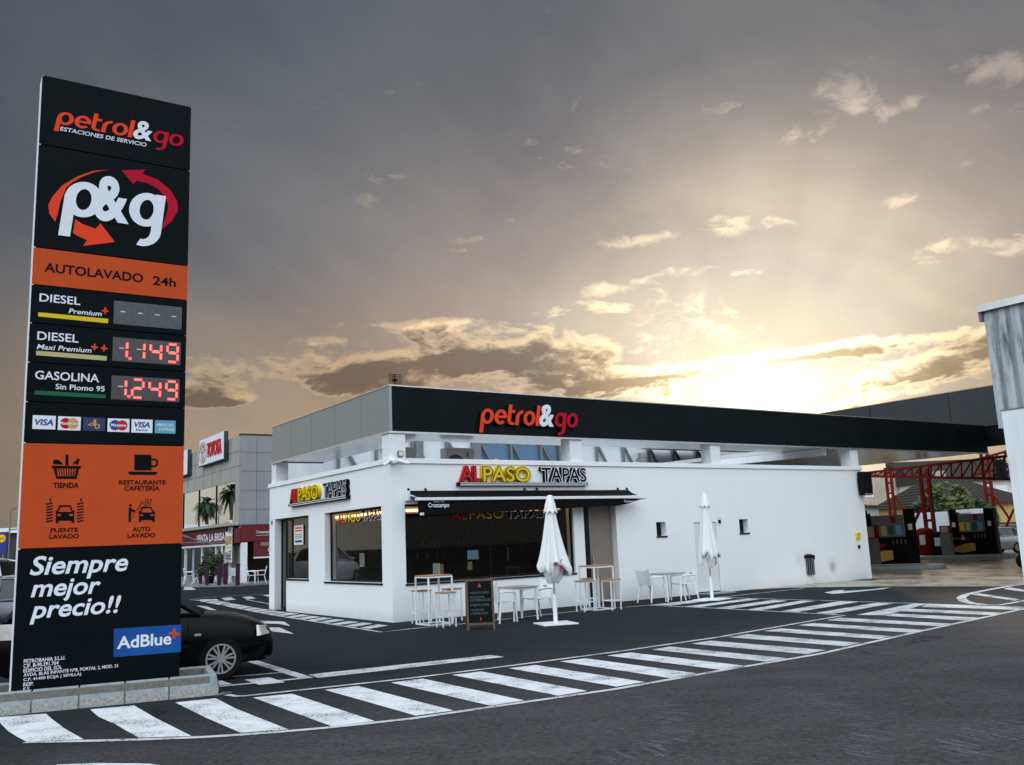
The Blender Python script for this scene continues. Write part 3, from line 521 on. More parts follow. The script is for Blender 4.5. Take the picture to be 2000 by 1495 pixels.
# ================================================================== RESTAURANT BUILDING
LX, LY, WT, ZC = 18.46, 8.51, .32, 3.75
B = bthing('restaurant_building', 'long white flat roofed service station restaurant with black fascia band along its roof', 'building', (0, 0, 0))
def wall(mb, F, L, H, ops, th, a_start=0.):
    xs = sorted({a_start, L} | {o[0] for o in ops} | {o[1] for o in ops}); zs = sorted({0., H} | {o[2] for o in ops} | {o[3] for o in ops})
    inside = lambda a, b: any(o[0]-1e-6 < a < o[1]+1e-6 and o[2]-1e-6 < b < o[3]+1e-6 for o in ops)
    for x0, x1 in zip(xs, xs[1:]):
        for z0, z1 in zip(zs, zs[1:]):
            if not inside((x0+x1)/2, (z0+z1)/2):
                mb.add([F(x0, z0, 0), F(x1, z0, 0), F(x1, z1, 0), F(x0, z1, 0)], [(0, 1, 2, 3)]); mb.add([F(x0, z0, -th), F(x1, z0, -th), F(x1, z1, -th), F(x0, z1, -th)], [(3, 2, 1, 0)])
            else:
                for (p, q, t) in (((x0, z0), (x1, z0), (0, -1)), ((x0, z1), (x1, z1), (0, 1)), ((x0, z0), (x0, z1), (-1, 0)), ((x1, z0), (x1, z1), (1, 0))):
                    mx, mz = (p[0]+q[0])/2+t[0]*.002, (p[1]+q[1])/2+t[1]*.002
                    if not inside(mx, mz) and not (t == (0, -1) and z0 == 0):
                        mb.add([F(*p, 0), F(*q, 0), F(*q, -th), F(*p, -th)], [(0, 1, 2, 3)])
opR = [(.37, 5.50, .87, 2.76), (5.86, 7.02, 0., 2.72), (8.53, 8.91, 1.75, 2.15), (12.02, 12.43, 1.74, 2.16), (10.05, 11.0, 0., 2.1)]
w1 = MB(); wall(w1, FR, LX, ZC, opR, WT, 0.); w1.build('wall', 'plaster', B)
opL = [(-4.07, -.53, .90, 2.75), (-8.04, -5.25, .95, 2.75), (-8.04, -7.03, 0., .95)]
w2 = MB(); wall(w2, FL, 0., ZC, opL, WT-.004, -LY); w2.build('wall', 'plaster', B)
MB().box(WT, LX, LY-.3, LY, 0, ZC).build('wall', 'plaster', B); MB().box(LX-.3, LX, 0.003, LY-.302, 0, ZC-.003).build('wall', 'plaster', B)
cp = MB(); cp.box(-.045, LX+.045, -.045, .36, ZC, 3.875); cp.box(-.045, .36, .362, LY+.045, ZC, 3.873); cp.box(LX-.36, LX+.045, .362, LY, ZC, 3.873); cp.box(.362, LX-.362, LY-.3, LY+.045, ZC, 3.874); cp.build('parapet_cap', 'plaster', B, bevel=.006)
MB().box(WT+.003, LX-.303, WT+.003, LY-.303, 3.2, 3.35).build('roof', 'whitepanel', B)
for x0, x1, y0, y1 in ((.0, .42, .0, .44), (5.53, 5.95, .02, .44), (11.03, 11.45, .02, .44), (18.0, 18.42, .02, .44), (.02, .42, 8.0, 8.4)):
    MB().box(x0, x1, y0, y1, 3.876, 4.53).build('pier', 'white', B, bevel=.005)
# canopy roof with its fascia
fb, ft, FX, FY = 4.535, 5.65, 27.05, 8.3
fr = MB(); fr.box(0.07, FX, 0., .07, fb, ft)
fr.build('fascia', 'fascia', B)
fl = MB(); fl.box(0, .07, .0, FY, fb, ft); fl.build('side_fascia', 'steel', B)
for y in (1.62, 3.3, 5.0, 6.65): MB().box(-.0015, .0, y, y+.006, fb, ft).build('panel_seam', 'darkmetal', B)
tr = MB(); tr.box(-.035, FX+.03, -.035, .02, fb-.05, fb-.002); tr.box(-.035, .02, .022, FY, fb-.05, fb-.002); tr.box(-.02, FX, -.02, .09, ft+.002, ft+.03); tr.box(-.02, .09, .092, FY, ft+.002, ft+.03); tr.build('fascia_trim', 'alu', B)
sf = MB(); SO = [(.02, .02), (FX, .02), (FX, 9.), (16.1, 9.), (16.4, 4.6), (16.9, 2.05), (1.7, 1.95), (1.7, FY), (.02, FY)]
sf.prism(SO, lambda a, b, c: Vector((a, b, 4.56-c)), -.14, .0, back=True); sf.build('soffit', 'soffit', B)
MB().add([(x, y, 5.4) for x, y in SO], [tuple(range(len(SO)))]).build('canopy_deck', 'kerb', B)
MB().bar((16.36, 4.6, 4.42), (17.2, .46, 4.42), .16, .24).build('soffit_beam', 'white', B)
fd = MB(); fd.box(.07, 1.7, FY-.07, FY, fb, ft); fd.box(1.63, 1.7, 2.0, FY-.072, fb+.2, ft); fd.build('rear_fascia', 'dark_grey', B)
# windows and doors
def window(name, F, a0, a1, b0, b1, rec, mull=(), fw=.05, sill=True):
    f = MB(); c0, c1 = -rec-.05, -rec
    for p in ([(a0, b0), (a1, b0), (a1, b0+fw), (a0, b0+fw)], [(a0, b1-fw), (a1, b1-fw), (a1, b1), (a0, b1)]): f.prism(p, F, c0, c1, back=True)
    for a in (a0, a1-fw, *mull): f.prism([(a, b0+fw), (a+fw, b0+fw), (a+fw, b1-fw), (a, b1-fw)], F, c0, c1-.002, back=True)
    if sill: f.prism([(a0-.02, b0-.045), (a1+.02, b0-.045), (a1+.02, b0-.002), (a0-.02, b0-.002)], F, -rec, .03, back=True)
    o = f.build('window_frame' if name != 'door' else 'door_frame', 'darkmetal', B)
    g = MB(); g.prism([(a0+fw, b0+fw), (a1-fw, b0+fw), (a1-fw, b1-fw), (a0+fw, b1-fw)], F, c0+.02, c0+.03, back=True); g.build('pane', 'glass', o); return o
window('window', FR, .37, 5.50, .87, 2.76, .07, (), .055)
MB().prism([(2.83, .93), (2.845, .93), (2.845, 2.70), (2.83, 2.70)], FR, -.112, -.085).build('glass_joint', 'darkmetal', B)
window('window', FL, -4.07, -.53, .90, 2.75, .16, (), .05)
window('window', FL, -7.0, -5.25, .95, 2.75, .16, (), .05)
for a0, a1, b0, b1 in ((8.53, 8.91, 1.75, 2.15), (12.02, 12.43, 1.74, 2.16)): window('window', FR, a0, a1, b0, b1, .22, (), .03)
dr = window('door', FL, -8.02, -7.06, .02, 2.73, .2, (-7.62,), .06, False)
d2 = MB(); d2.prism([(6.16, .03), (6.98, .03), (6.98, 2.66), (6.16, 2.66)], FR, -.26, -.2, 0, True); do = d2.build('door', 'taupe', B)
f2 = MB(); f2.prism([(6.02, .0), (6.16, .0), (6.16, 2.7), (6.02, 2.7)], FR, -.28, -.16, 0, True); f2.prism([(5.87, 2.15), (6.02, 2.15), (6.02, 2.24), (5.87, 2.24)], FR, -.28, -.17, 0, True); f2.build('door_frame', 'darkmetal', B)
f3 = MB(); f3.prism([(5.865, .02), (6.018, .02), (6.018, 2.70), (5.865, 2.70)], FR, -.3, -.26, 0, True); f3.build('door_side_panel', M('brown_panel', (.16, .085, .035), .5), B)
f4 = MB(); f4.prism([(6.24, 1.0), (6.27, 1.0), (6.27, 1.3), (6.24, 1.3)], FR, -.2, -.15, 0, True); f4.build('handle', 'alu', do)
d3 = MB(); d3.prism([(10.07, .06), (10.98, .06), (10.98, 2.08), (10.07, 2.08)], FR, -.06, -.02, 0, True); d3o = d3.build('door', 'whitedoor', B); d3o['label'] = 'plain white flush door'
d4 = MB(); d4.prism([(10.05, .0), (11.0, .0), (11.0, .058), (10.05, .058)], FR, -.08, -.05, 0, True)
d4.build('threshold', 'darkmetal', B)
d5 = MB(); d5.cyl(FR(10.17, 1.02, -.02), FR(10.17, 1.02, .04), .015); d5.bar(FR(10.17, 1.02, .035), FR(10.3, 1.02, .035), .02); d5.build('handle', 'alu', d3o)
d6 = MB(); d6.box(10.0, 11.1, -.5, -.002, .0, .03); d6.build('door_step', 'kerb', B)
# inside
it = MB(); it.box(WT+.01, LX-.31, LY-.4, LY-.31, .0, 3.1); it.box(9.2, 9.3, WT+.01, LY-.41, .0, 3.1); it.build('inner_wall', 'brickwall', B)
MB().box(WT+.01, 9.19, WT+.01, LY-.41, .012, .03).build('floor', 'interior', B)
ce = MB(); ce.box(WT+.01, 9.19, WT+.01, LY-.41, 2.93, 3.05); ce.build('ceiling', 'interior', B)
st = MB(); st.box(.62, 5.4, .455, .495, 2.60, 2.66); st.box(.455, .495, .52, 5.6, 2.60, 2.66); st.build('light_strip', 'cove', B)
bu = MB(); bu.box(.5, 5.5, .50, .60, 2.55, 2.92); bu.box(.5, .60, .62, 5.6, 2.55, 2.92); bu.build('bulkhead', M('warm_bulkhead', (.5, .38, .25), .8), B)
sl = MB()
for x, y in [tuple(loc_(gp(a_, b_, 2.9)))[:2] for a_, b_ in ((907, 1015), (990, 1013), (1100, 1000), (700, 1005))]: MB().cyl((x, y, 2.88), (x, y, 2.925), .09).build('ceiling_lamp', 'lampm', B)
ct = MB(); ct.box(1.5, 7.5, 4.6, 5.2, .04, 1.12); ct.box(1.4, 7.6, 4.5, 5.3, 1.122, 1.17); ct.build('counter', 'counter', B, bevel=.01)
sh_ = MB()
for z in (1.3, 1.65, 2.0): sh_.box(4.6, 7.2, 7.7, 8.0, z, z+.03)
sh_.build('shelf', 'wood', B)
for i in range(34):
    z = random.choice((1.33, 1.68, 2.03)); x = random.uniform(4.65, 7.15); h = random.uniform(.18, .28); k = random.randint(0, 2)
    tag(MB().lathe([(.035, 0), (.037, h*.55), (.015, h*.72), (.014, h)], 8).build('bottle', ('green', 'gold', 'whiteplastic')[k], None, True, 0., glo(x, 7.85, z)), ('small green bottle', 'small amber bottle', 'small white bottle')[k]+' on the dim shelves behind the bar counter', 'bottle', 'bottles on the bar shelves')
# things inside the window
def inside(name, label, cat, p, parts):
    t = bthing(name, label, cat, p)
    for nm, mb, mt in parts: mb.build(nm, mt, t)
    return t
inside('till_screen', 'small lit till screen glowing behind the large front window', 'monitor', (5.13, 4.7, 1.172), [('screen', MB().box(-.2, .2, -.02, -.012, .1, .38), 'screen'), ('case', MB().box(-.21, .21, -.01, .02, .08, .4), 'blackplastic'), ('foot', MB().box(-.08, .08, -.08, .08, 0, .08), 'blackplastic')])
tap = MB(); tap.cyl((0, 0, 0), (0, 0, .42), .03); tap.cyl((-.1, -.0, .32), (.1, -.0, .32), .025); tap.lathe([(.0, .42), (.07, .45), (.09, .52), (.07, .6), (0, .62)], 16)
inside('beer_tap', 'chrome beer tap column on the bar counter behind the window', 'beer tap', (6.48, 4.75, 1.172), [('column', tap, 'chrome')])
for x, z, w, h, lb_, mt in ((1.27, 1.02, .2, .29, 'white menu sheet stuck inside the front window near its left end', 'paper'), (5.33, 1.0, .15, .32, 'white notice with round badge stuck at the right edge of the front window', 'paper')):
    mb = MB(); mb.prism([(x-w/2, z), (x+w/2, z), (x+w/2, z+h), (x-w/2, z+h)], FR, -.125, -.121, 0, True)
    for k in range(9): mb.prism([(x-w*.38, z+h*(.12+.08*k)), (x+w*random.uniform(.1, .38), z+h*(.12+.08*k)), (x+w*.3, z+h*(.14+.08*k)), (x-w*.38, z+h*(.14+.08*k))], FR, -.1205, -.1205, 1)
    if x > 5: mb.stroke(arc(x, z+.17, .045, .045, 0, 345, 20), .02, FR, -.1195, -.1195, 2, True)
    o = mb.build('notice', ['paper', 'strut', 'ink']); o.location = C0; o.rotation_euler = (0, 0, YAW); tag(o, lb_, 'notice')
for x, z, w, h, lb_ in ((1.47, 1.08, .16, .3, 'brown card leaning behind the menu sheet in the front window'), (2.32, 1.2, .13, .2, 'small brown card standing in the middle of the front window')):
    o = MB().box(x-w/2, x+w/2, .26, .28, z-.1, z+h-.1).build('menu_card', 'kraft'); o.location = C0; o.rotation_euler = (0, 0, YAW); tag(o, lb_, 'card')
def window_letters(F, a0, a1, b0, b1, label, c):
    t = bthing('window_lettering', label, 'lettering', (0, 0, 0))
    L = a1-a0
    for s_, f0, f1, mt in (('AL', 0, .165, 'ored'), ('PASO', .185, .55, 'yellow'), ('TAPAS', .58, 1, 'ink')):
        mb = MB(); mb.text(s_, F, (a0+L*f0, b0, a0+L*f1, b1), c, 0, bold=.012, sp=1.1, out=.0); 
        mb.text(s_, F, (a0+L*f0+.012, b0-.012, a0+L*f1+.012, b1-.012), c-.002, 1, bold=.03, sp=1.1)
        mb.build('lettering', [mt, 'ink' if s_ != 'TAPAS' else 'paper'], t)
window_letters(FL, -3.54, -.88, 2.44, 2.70, 'ALPASO TAPAS letters stuck on the side wall window', -.155)
window_letters(FR, 1.7, 4.55, 2.36, 2.6, 'dark ALPASO TAPAS letters stuck on the front window under the awning', -.065)
ps = MB(); ps.prism([(-6.78, 1.93), (-6.05, 1.93), (-6.05, 2.5), (-6.78, 2.5)], FL, -.155, -.152)
for k, (b, h, m_) in enumerate(((2.4, .05, 2), (2.32, .045, 2), (2.22, .02, 1), (2.17, .02, 1), (2.12, .02, 1), (2.0, .06, 3))): ps.prism([(-6.7, b), (-6.15, b), (-6.15, b+h), (-6.7, b+h)], FL, -.15, -.15, m_)
o = ps.build('poster', ['paper', 'strut', 'ored', 'navy']); o.location = C0; o.rotation_euler = (0, 0, YAW); tag(o, 'white poster with orange heading stuck on the side window by the door', 'poster')
mn = MB(); mn.prism([(-2.30, 1.28), (-2.02, 1.28), (-2.02, 1.62), (-2.30, 1.62)], FL, -.225, -.222)
for k in range(8): mn.prism([(-2.27, 1.32+.035*k), (-2.06, 1.32+.035*k), (-2.06, 1.332+.035*k), (-2.27, 1.332+.035*k)], FL, -.2215, -.2215, 1)
o = mn.build('notice', ['paper', 'strut']); o.location = C0; o.rotation_euler = (0, 0, YAW); tag(o, 'white menu sheet stuck on the side wall window', 'notice')

# ---- wall signs
def alpaso(F, a0, a1, z0, z1, label, group):
    t = bthing('restaurant_sign', label, 'sign', (0, 0, 0), group)
    L = a1-a0; h = z1-z0; lb0 = z0+h*.2
    for s_, f0, f1, front, side in (('AL', .02, .165, 'red', 'red'), ('PASO', .18, .535, 'yellow', 'yellow'), ('TAPAS', .625, .99, 'ink', 'ink')):
        bb = (a0+L*f0, lb0, a0+L*f1, z1-h*.03); mb = MB()
        mb.text(s_, F, bb, .11, 1, depth=.11, bold=.02, out=.035)
        if s_ == 'TAPAS': mb.text(s_, F, bb, .113, 3, bold=.02, out=.028); mb.text(s_, F, bb, .116, 2, bold=.012)
        else: mb.text(s_, F, bb, .112, 2, bold=.02, out=.035); mb.text(s_, F, bb, .116, 0, bold=.016)
        mb.build('letters', [front, side, 'ink', 'sign_white'], t)
    mb = MB(); mb.prism([(a0, z0), (a1, z0), (a1, z0+h*.17), (a0, z0+h*.17)], F, 0., .12, 0)
    mb.prism([(a0+.05, z0+h*.02), (a1-.03, z0+h*.02), (a1-.03, z0+h*.06), (a0+.05, z0+h*.06)], F, .1205, .1225, 1); mb.prism([(a0+.05, z0+h*.115), (a1-.03, z0+h*.115), (a1-.03, z0+h*.15), (a0+.05, z0+h*.15)], F, .1205, .1225, 1)
    mb.build('underline', ['ink', 'sign_white'], t)
    return t
alpaso(FR, 1.83, 5.98, 3.2, 3.70, 'red yellow and black ALPASO TAPAS letters above the awning', 'restaurant name signs')
alpaso(FL, -6.55, -2.33, 3.05, 3.56, 'red yellow and black ALPASO TAPAS letters on the narrow side wall', 'restaurant name signs')
t = bthing('station_sign', 'orange white and crimson petrol&go letters on the black fascia', 'sign', (2.5, 0, 4.9))
for wd, mats, nm, f0, f1 in (('petrol', [0]*6, 'letters', 0, 1), ):
    pass
mb = MB(off=(2.5, 0, 4.9)); logo(mb, 'petrol&go', FR, 2.54, 5.72, 4.80, .40, .0, .11, [0]*6+[1]+[2]*2, .29, .17, 3)  # letter sides in black, their shade put into the colour
mb.build('letters', ['ored', 'sign_white', 'crimson', 'ink'], t)
mb = MB(off=(2.5, 0, 4.9)); logo(mb, 'petrol&go', FR, 2.50, 5.71, 4.785, .41, .002, .05, [0]*9, .36); mb.build('letter_backing', 'ink', t)

# ---- awning
t = bthing('awning', 'black retractable awning with Cruzcampo valance over the front window', 'awning', (.43, 0, 3.0))
of = (.43, 0, 3.0); A0, A1 = .43, 7.52; ax = lambda x, y, z: Vector((x, y, z))
mb = MB(of); mb.box(A0+.02, A1-.02, -.1, -.005, 2.99, 3.07); mb.build('cassette', 'blackplastic', t, bevel=.01)
mb = MB(of); mb.grid(lambda u_, v_: (A0+.04+(A1-A0-.08)*u_, -.06-.40*v_, 3.075-.17*v_-.02*math.sin(v_*3.14)), 12, 5, .006); mb.build('fabric', 'awning', t)
mb = MB(of); mb.box(A0-.01, A1+.01, -.50, -.43, 2.82, 2.89); mb.build('front_bar', 'white', t, bevel=.008)
mb = MB(of)
def val(u_, v_):
    x = A0+.05+(A1-A0+.30)*u_; flap = max(0, (u_-.82)/.18)
    dp = (.36-.20*u_)*(1-.75*flap**2) if u_ < .995 else .03
    return (x-.18*flap*v_, -.462+.05*math.sin(u_*25)*v_*.3+.32*flap**2*v_, 2.815-dp*v_)
mb.grid(val, 40, 5); mb.build('valance', 'awning', t)
mb = MB(of)
for x in (A0+.03, A0+.5, 3.9, 4.3, A1-.4, A1-.06): mb.tube([(x, -.005, 3.10), (x, -.03, 3.14), (x, -.06, 3.12), (x, -.07, 3.07)], .018)
mb.build('wall_bracket', 'blackplastic', t)
mb = MB(of); mb.box(A0-.05, A0+.03, -.12, -.004, 2.84, 3.08); mb.bar((A0+.02, -.06, 2.98), (A0+.3, -.44, 2.86), .04); mb.bar((A1-.02, -.06, 2.98), (A1-.3, -.44, 2.86), .04); mb.build('folding_arm', 'white', t)
mb = MB(of); FV = lambda a, b, c: Vector((a, -.462-c, b))
mb.text('Cruzcampo', FV, (.75, 2.62, 1.33, 2.76), .02, bold=.012); mb.text('DESDE 1904', FV, (.9, 2.775, 1.2, 2.795), .02); mb.text('Cruzcampo', lambda a, b, c: Vector((a, -.47-c+.32*max(0, (a-6.3)/1.4)**2*.4, b)), (6.95, 2.69, 7.45, 2.775), .03, bold=.012); mb.build('lettering', 'sign_white', t)
mb = MB(of); mb.prism([(.52, 2.47), (.63, 2.47), (.63, 2.53), (.52, 2.53)], FV, .014, .016); mb.build('tag', 'paper', t)

# ---- roof and wall fittings
def ac_unit(): 
    t = bthing('air_conditioner', 'white air conditioning unit on the roof above the front sign', 'air conditioner', (2.72, 2.0, 3.352), 'air conditioners on the roof')
    mb = MB(); mb.box(0, .92, 0, .34, .1, 1.06); mb.build('casing', 'whiteplastic', t, bevel=.02)
    mb = MB(); mb.cyl((.3, -.012, .6), (.3, -.0, .6), .27, n=28); mb.build('fan_grille', 'pumpgrey', t)
    mb = MB()
    for k in range(1, 6): mb.stroke(arc(.3, .6, .05*k, .05*k, 0, 350, 24), .008, FR, .014, .018, 0, True)
    mb.build('guard_rings', 'strut', t)
    mb = MB(); mb.box(.66, .72, -.004, -.001, .8, .95); mb.box(.78, .84, -.004, -.001, .3, .6); mb.build('label_plate', 'strut', t)
    mb = MB(); mb.box(.08, .16, .0, .34, 0, .1); mb.box(.76, .84, .0, .34, 0, .1); mb.build('feet', 'strut', t); return t
ac = ac_unit()
a2 = dup(ac, glo(1.55, 3.1, 3.352), YAW-math.pi/2, 'white air conditioning unit seen through the gap over the side wall')
a3 = dup(ac, glo(13.6, 2.6, 3.0), YAW, 'white air conditioning unit on the roof near the diagonal beam', None)
t = bthing('roof_cowl', 'small white pipe cowl poking above the parapet left of the second pier', 'vent', (3.35, .6, 3.35)); mb = MB(); mb.tube([(0, 0, 0), (0, 0, .5), (.03, 0, .57), (.1, 0, .6), (.16, 0, .56)], .035); mb.build('pipe', 'whiteplastic', t, True)
t = bthing('roof_vent', 'slim white chimney vent with round cap behind the parapet', 'vent', (8.9, .9, 3.35)); mb = MB(); mb.cyl((0, 0, 0), (0, 0, .9), .05); mb.build('pipe', 'white', t, True); mb = MB(); mb.lathe([(.13, .66), (.15, .7), (.1, .76), (.05, .78)]); mb.build('cap', 'white', t, True)
t = bthing('roof_antenna', 'grid television antenna on the canopy roof above the building corner', 'antenna', (.62, .9, 5.35)); t.scale = (.66, .66, .66); mb = MB(); mb.cyl((0, 0, 0), (0, 0, 1.2), .02); mb.build('mast', 'ink', t)
mb = MB()
for s_ in (-1, 1):
    for k in range(5): mb.cyl((s_*.02, 0, .83+.09*k), (s_*.26, -.05, .83+.09*k), .009, n=5)
    for x in (.02, .1, .18, .26): mb.cyl((s_*x, -.05*x/.26, .81), (s_*x, -.05*x/.26, 1.21), .009, n=5)
mb.build('reflector_grid', 'ink', t); mb = MB(); mb.bar((0, 0, .97), (-.12, -.2, .91), .03); mb.bar((-.2, -.2, .91), (-.02, -.2, .91), .05, .09); mb.build('dipole', 'ink', t)
t = bthing('security_camera', 'white bullet camera on its bracket at the wall corner', 'camera', (.05, -.046, 3.78)); mb = MB(); mb.lathe([(.0, -.06), (.06, -.04), (.07, .02), (.05, .06), (0, .07)]); mb.tube([(0, -.02, 0), (-.12, -.06, .03), (-.2, -.08, -.04), (-.28, -.06, -.09)], .035); mb.build('bracket', 'whiteplastic', t, True)
mb = MB(); mb.cyl((.06, -.12, .02), (.3, -.24, -.06), .045, n=14); mb.build('housing', 'whiteplastic', t, True); mb = MB(); mb.cyl((.3, -.24, -.06), (.305, -.2425, -.0617), .036, n=14); mb.build('lens', 'ink', t)
t = bthing('wall_lamp', 'small square grey floodlight on the corner pier', 'lamp', (.26, -.005, 3.98)); mb = MB(); mb.box(-.07, .07, -.06, 0, -.07, .07); mb.build('housing', 'pumpgrey', t, bevel=.01); mb = MB(); mb.box(-.05, .05, -.064, -.0605, -.05, .05); mb.build('lens', 'paper', t)
t = bthing('wall_screen', 'black flat sign box hung at the far right end of the white wall', 'sign box', (18.15, 0, 2.86)); mb = MB(); mb.box(0, .5, -.28, -.06, 0, .82); mb.build('case', 'blackplastic', t, bevel=.01); mb = MB(); mb.box(.05, .45, -.06, 0, .2, .6); mb.build('wall_mount', 'darkmetal', t); mb = MB(); mb.box(.01, .49, -.285, -.2805, .02, .05); mb.build('edge_strip', 'alu', t)
t = bthing('letter_box', 'small yellow box fixed to the white wall near its right end', 'box', (17.78, 0, 1.38)); mb = MB(); mb.box(0, .19, -.08, 0, 0, .2); mb.build('case', 'yellow', t, bevel=.01); mb = MB(); mb.box(.03, .16, -.082, -.0805, .14, .155); mb.build('slot', 'ink', t)
t = bthing('wall_socket', 'tiny black and white tap fitting below the yellow box', 'fitting', (17.85, 0, 1.05)); mb = MB(); mb.box(0, .07, -.05, 0, 0, .11); mb.build('plate', 'ink', t); mb = MB(); mb.cyl((.11, 0, .05), (.11, -.06, .05), .03); mb.build('knob', 'whiteplastic', t)
for F_, a, z, lb_ in ((FL, -8.28, 2.55, 'small blue and white number plate beside the side door'), (FR, 11.15, 2.0, 'small dark notice right of the white door')):
    mb = MB(); mb.prism([(a-.1, z), (a+.1, z), (a+.1, z+.24), (a-.1, z+.24)], F_, .001, .006); mb.prism([(a-.06, z+.05), (a+.06, z+.05), (a+.06, z+.16), (a-.06, z+.16)], F_, .007, .007, 1)
    o = mb.build('wall_plate', ['paper', 'navy' if F_ is FL else 'ink']); o.location = C0; o.rotation_euler = (0, 0, YAW); tag(o, lb_, 'plate')

# ---- roof level hall behind the restaurant
t = bthing('rear_hall', 'white and blue panelled hall with grey diagonal struts behind the restaurant roof', 'building', (0, 9.2, 0))
mb = MB(); mb.box(2.2, 8.05, 0, .2, 0, 5.6); mb.box(12.2, 30, 0, .2, 0, 5.6); mb.box(2.2, 2.4, .2, 5, 0, 5.6); mb.box(29.8, 30, .2, 5, 0, 5.6); mb.build('white_wall', 'whitepanel', t)
MB().box(8.052, 12.198, 0, .2, 0, 5.6).build('blue_wall', 'bluepanel', t)
MB().box(2.1, 30.1, -.1, 5.1, 5.602, 5.75).build('roof', 'kerb', t)
mb = MB()
for k in range(13):
    x = 2.6+1.42*k; mb.box(x-.045, x+.045, -.16, -.07, 3.2, 5.55)
    mb.bar((x+.08, -.12, 5.45), (x+1.36, -.12, 3.3), .09)
for x in (8.1, 5.7, 12.15): mb.box(x-.16, x+.16, -.17, -.04, 0, 5.56)
mb.build('strut_frame', 'strut', t)

# ================================================================== PETROL CANOPY AND FORECOURT
P = bthing('petrol_canopy', 'dark grey canopy with black lower band over the pumps', 'canopy', (FX, 0, 0))
mb = MB(); mb.box(0.002, .1, -14, 7.9, 5.655, 7.24); mb.build('upper_fascia', 'dark_grey', P)
mb = MB(); mb.box(.12, .2, -14, 7.85, 4.8, 5.653); mb.build('lower_fascia', 'fascia', P)
for y in (5.2, 1.4, -2.4, -6.2): MB().box(-.002, .002, y, y+.02, 5.66, 7.24).build('panel_seam', 'ink', P)
mb = MB(); mb.box(-.02, .1, -14, 7.92, 7.242, 7.28); mb.build('top_trim', M('copper_trim', (.5, .36, .22), .4, .8), P)
mb = MB(); mb.box(.1, 17, -14, 7.9, 7.05, 7.2); mb.build('roof', 'soffit', P)
mb = MB(); mb.box(.21, .5, -14, 7.85, 4.95, 5.2); mb.build('edge_beam', 'redsteel', P)
for x in (16.4,):
    for y in (7.2, -4., -12.): MB().box(x-.12, x+.12, y-.12, y+.12, 0, 7.04).build('post', 'redsteel', P)
for y in (-2, -8, -13): MB().box(.3, .5, y-.1, y+.1, 0, 4.94).build('post', 'redsteel', P)
# red lattice beam under the canopy, then the lattice columns
def vxp(x, y, X): p = loc_(hit(x, y, C0+U*X, U)); return p
TX = 36.5
t = bthing('lattice_truss', 'red steel lattice beam crossing under the petrol canopy', 'truss', (TX, 0, 0))
pa, pb, qa, qb = vxp(1676, 926, TX), vxp(1985, 889, TX), vxp(1676, 930, TX), vxp(1985, 936, TX)
mb = MB(off=(TX, 0, 0)); mb.bar(pa, pb, .13); mb.bar(qa, qb, .14); mb.build('chord', 'redsteel', t)
mb = MB(off=(TX, 0, 0)); NW = 16
for k in range(NW):
    f0, f1 = k/NW, (k+1)/NW; a, b_ = qa.lerp(qb, f0), pa.lerp(pb, f1); mb.bar(a, b_, .06); mb.bar(b_, qa.lerp(qb, f1), .06)
mb.build('web', 'redsteel', t)
pc, pd = vxp(1900, 900, TX+9), vxp(2010, 870, TX+9)
mb = MB(off=(TX, 0, 0)); mb.bar(pc, pd, .13); mb.bar(pc-Vector((0, 0, .9)), pd-Vector((0, 0, .9)), .13)
for k in range(7): mb.bar(pc.lerp(pd, k/7), pc.lerp(pd, (k+1)/7)-Vector((0, 0, .9)), .07); mb.bar(pc.lerp(pd, (k+1)/7), pc.lerp(pd, (k+1)/7)-Vector((0, 0, .9)), .05)
mb.build('rear_chord', 'redsteel', t)
def lattice_column(X, pxb, w, top, braces, label, zb=.0):
    p = vxp(pxb[0], pxb[1], X); p.z = 0
    t = bthing('lattice_column', label, 'column', tuple(p), 'red steel columns on the forecourt')
    for s_ in (-1, 1): MB().bar((0, s_*w/2, zb), (0, s_*w/2, top), .16 if w > .4 else .13).build('chord', 'redsteel', t)
    mb = MB(); n_ = int(top/.75)
    for k in range(n_): mb.bar((0, -w/2, top*(k+.5)/n_), (0, w/2, top*(k+.5)/n_), .05, .14)
    mb.build('batten', 'redsteel', t)
    for (x0, y0, x1, y1) in braces:
        a, b_ = vxp(x0, y0, X)-p, vxp(x1, y1, X)-p; MB().bar(a, b_, .12).build('brace', 'redsteel', t)
lattice_column(TX+.0, (1818, 1040), .46, 4.75, [(1809, 970, 1782, 1030)], 'thick red lattice column standing behind the red bin', .0)
lattice_column(52., (1744, 1010), .42, 6.1, [(1746, 968, 1803, 1052)], 'thin red lattice column behind the nearer fuel pump')
lattice_column(52., (1939, 1020), .42, 6.4, [(1941, 968, 1972, 1014), (1980, 995, 1965, 1030)], 'red lattice column standing behind the grey car')

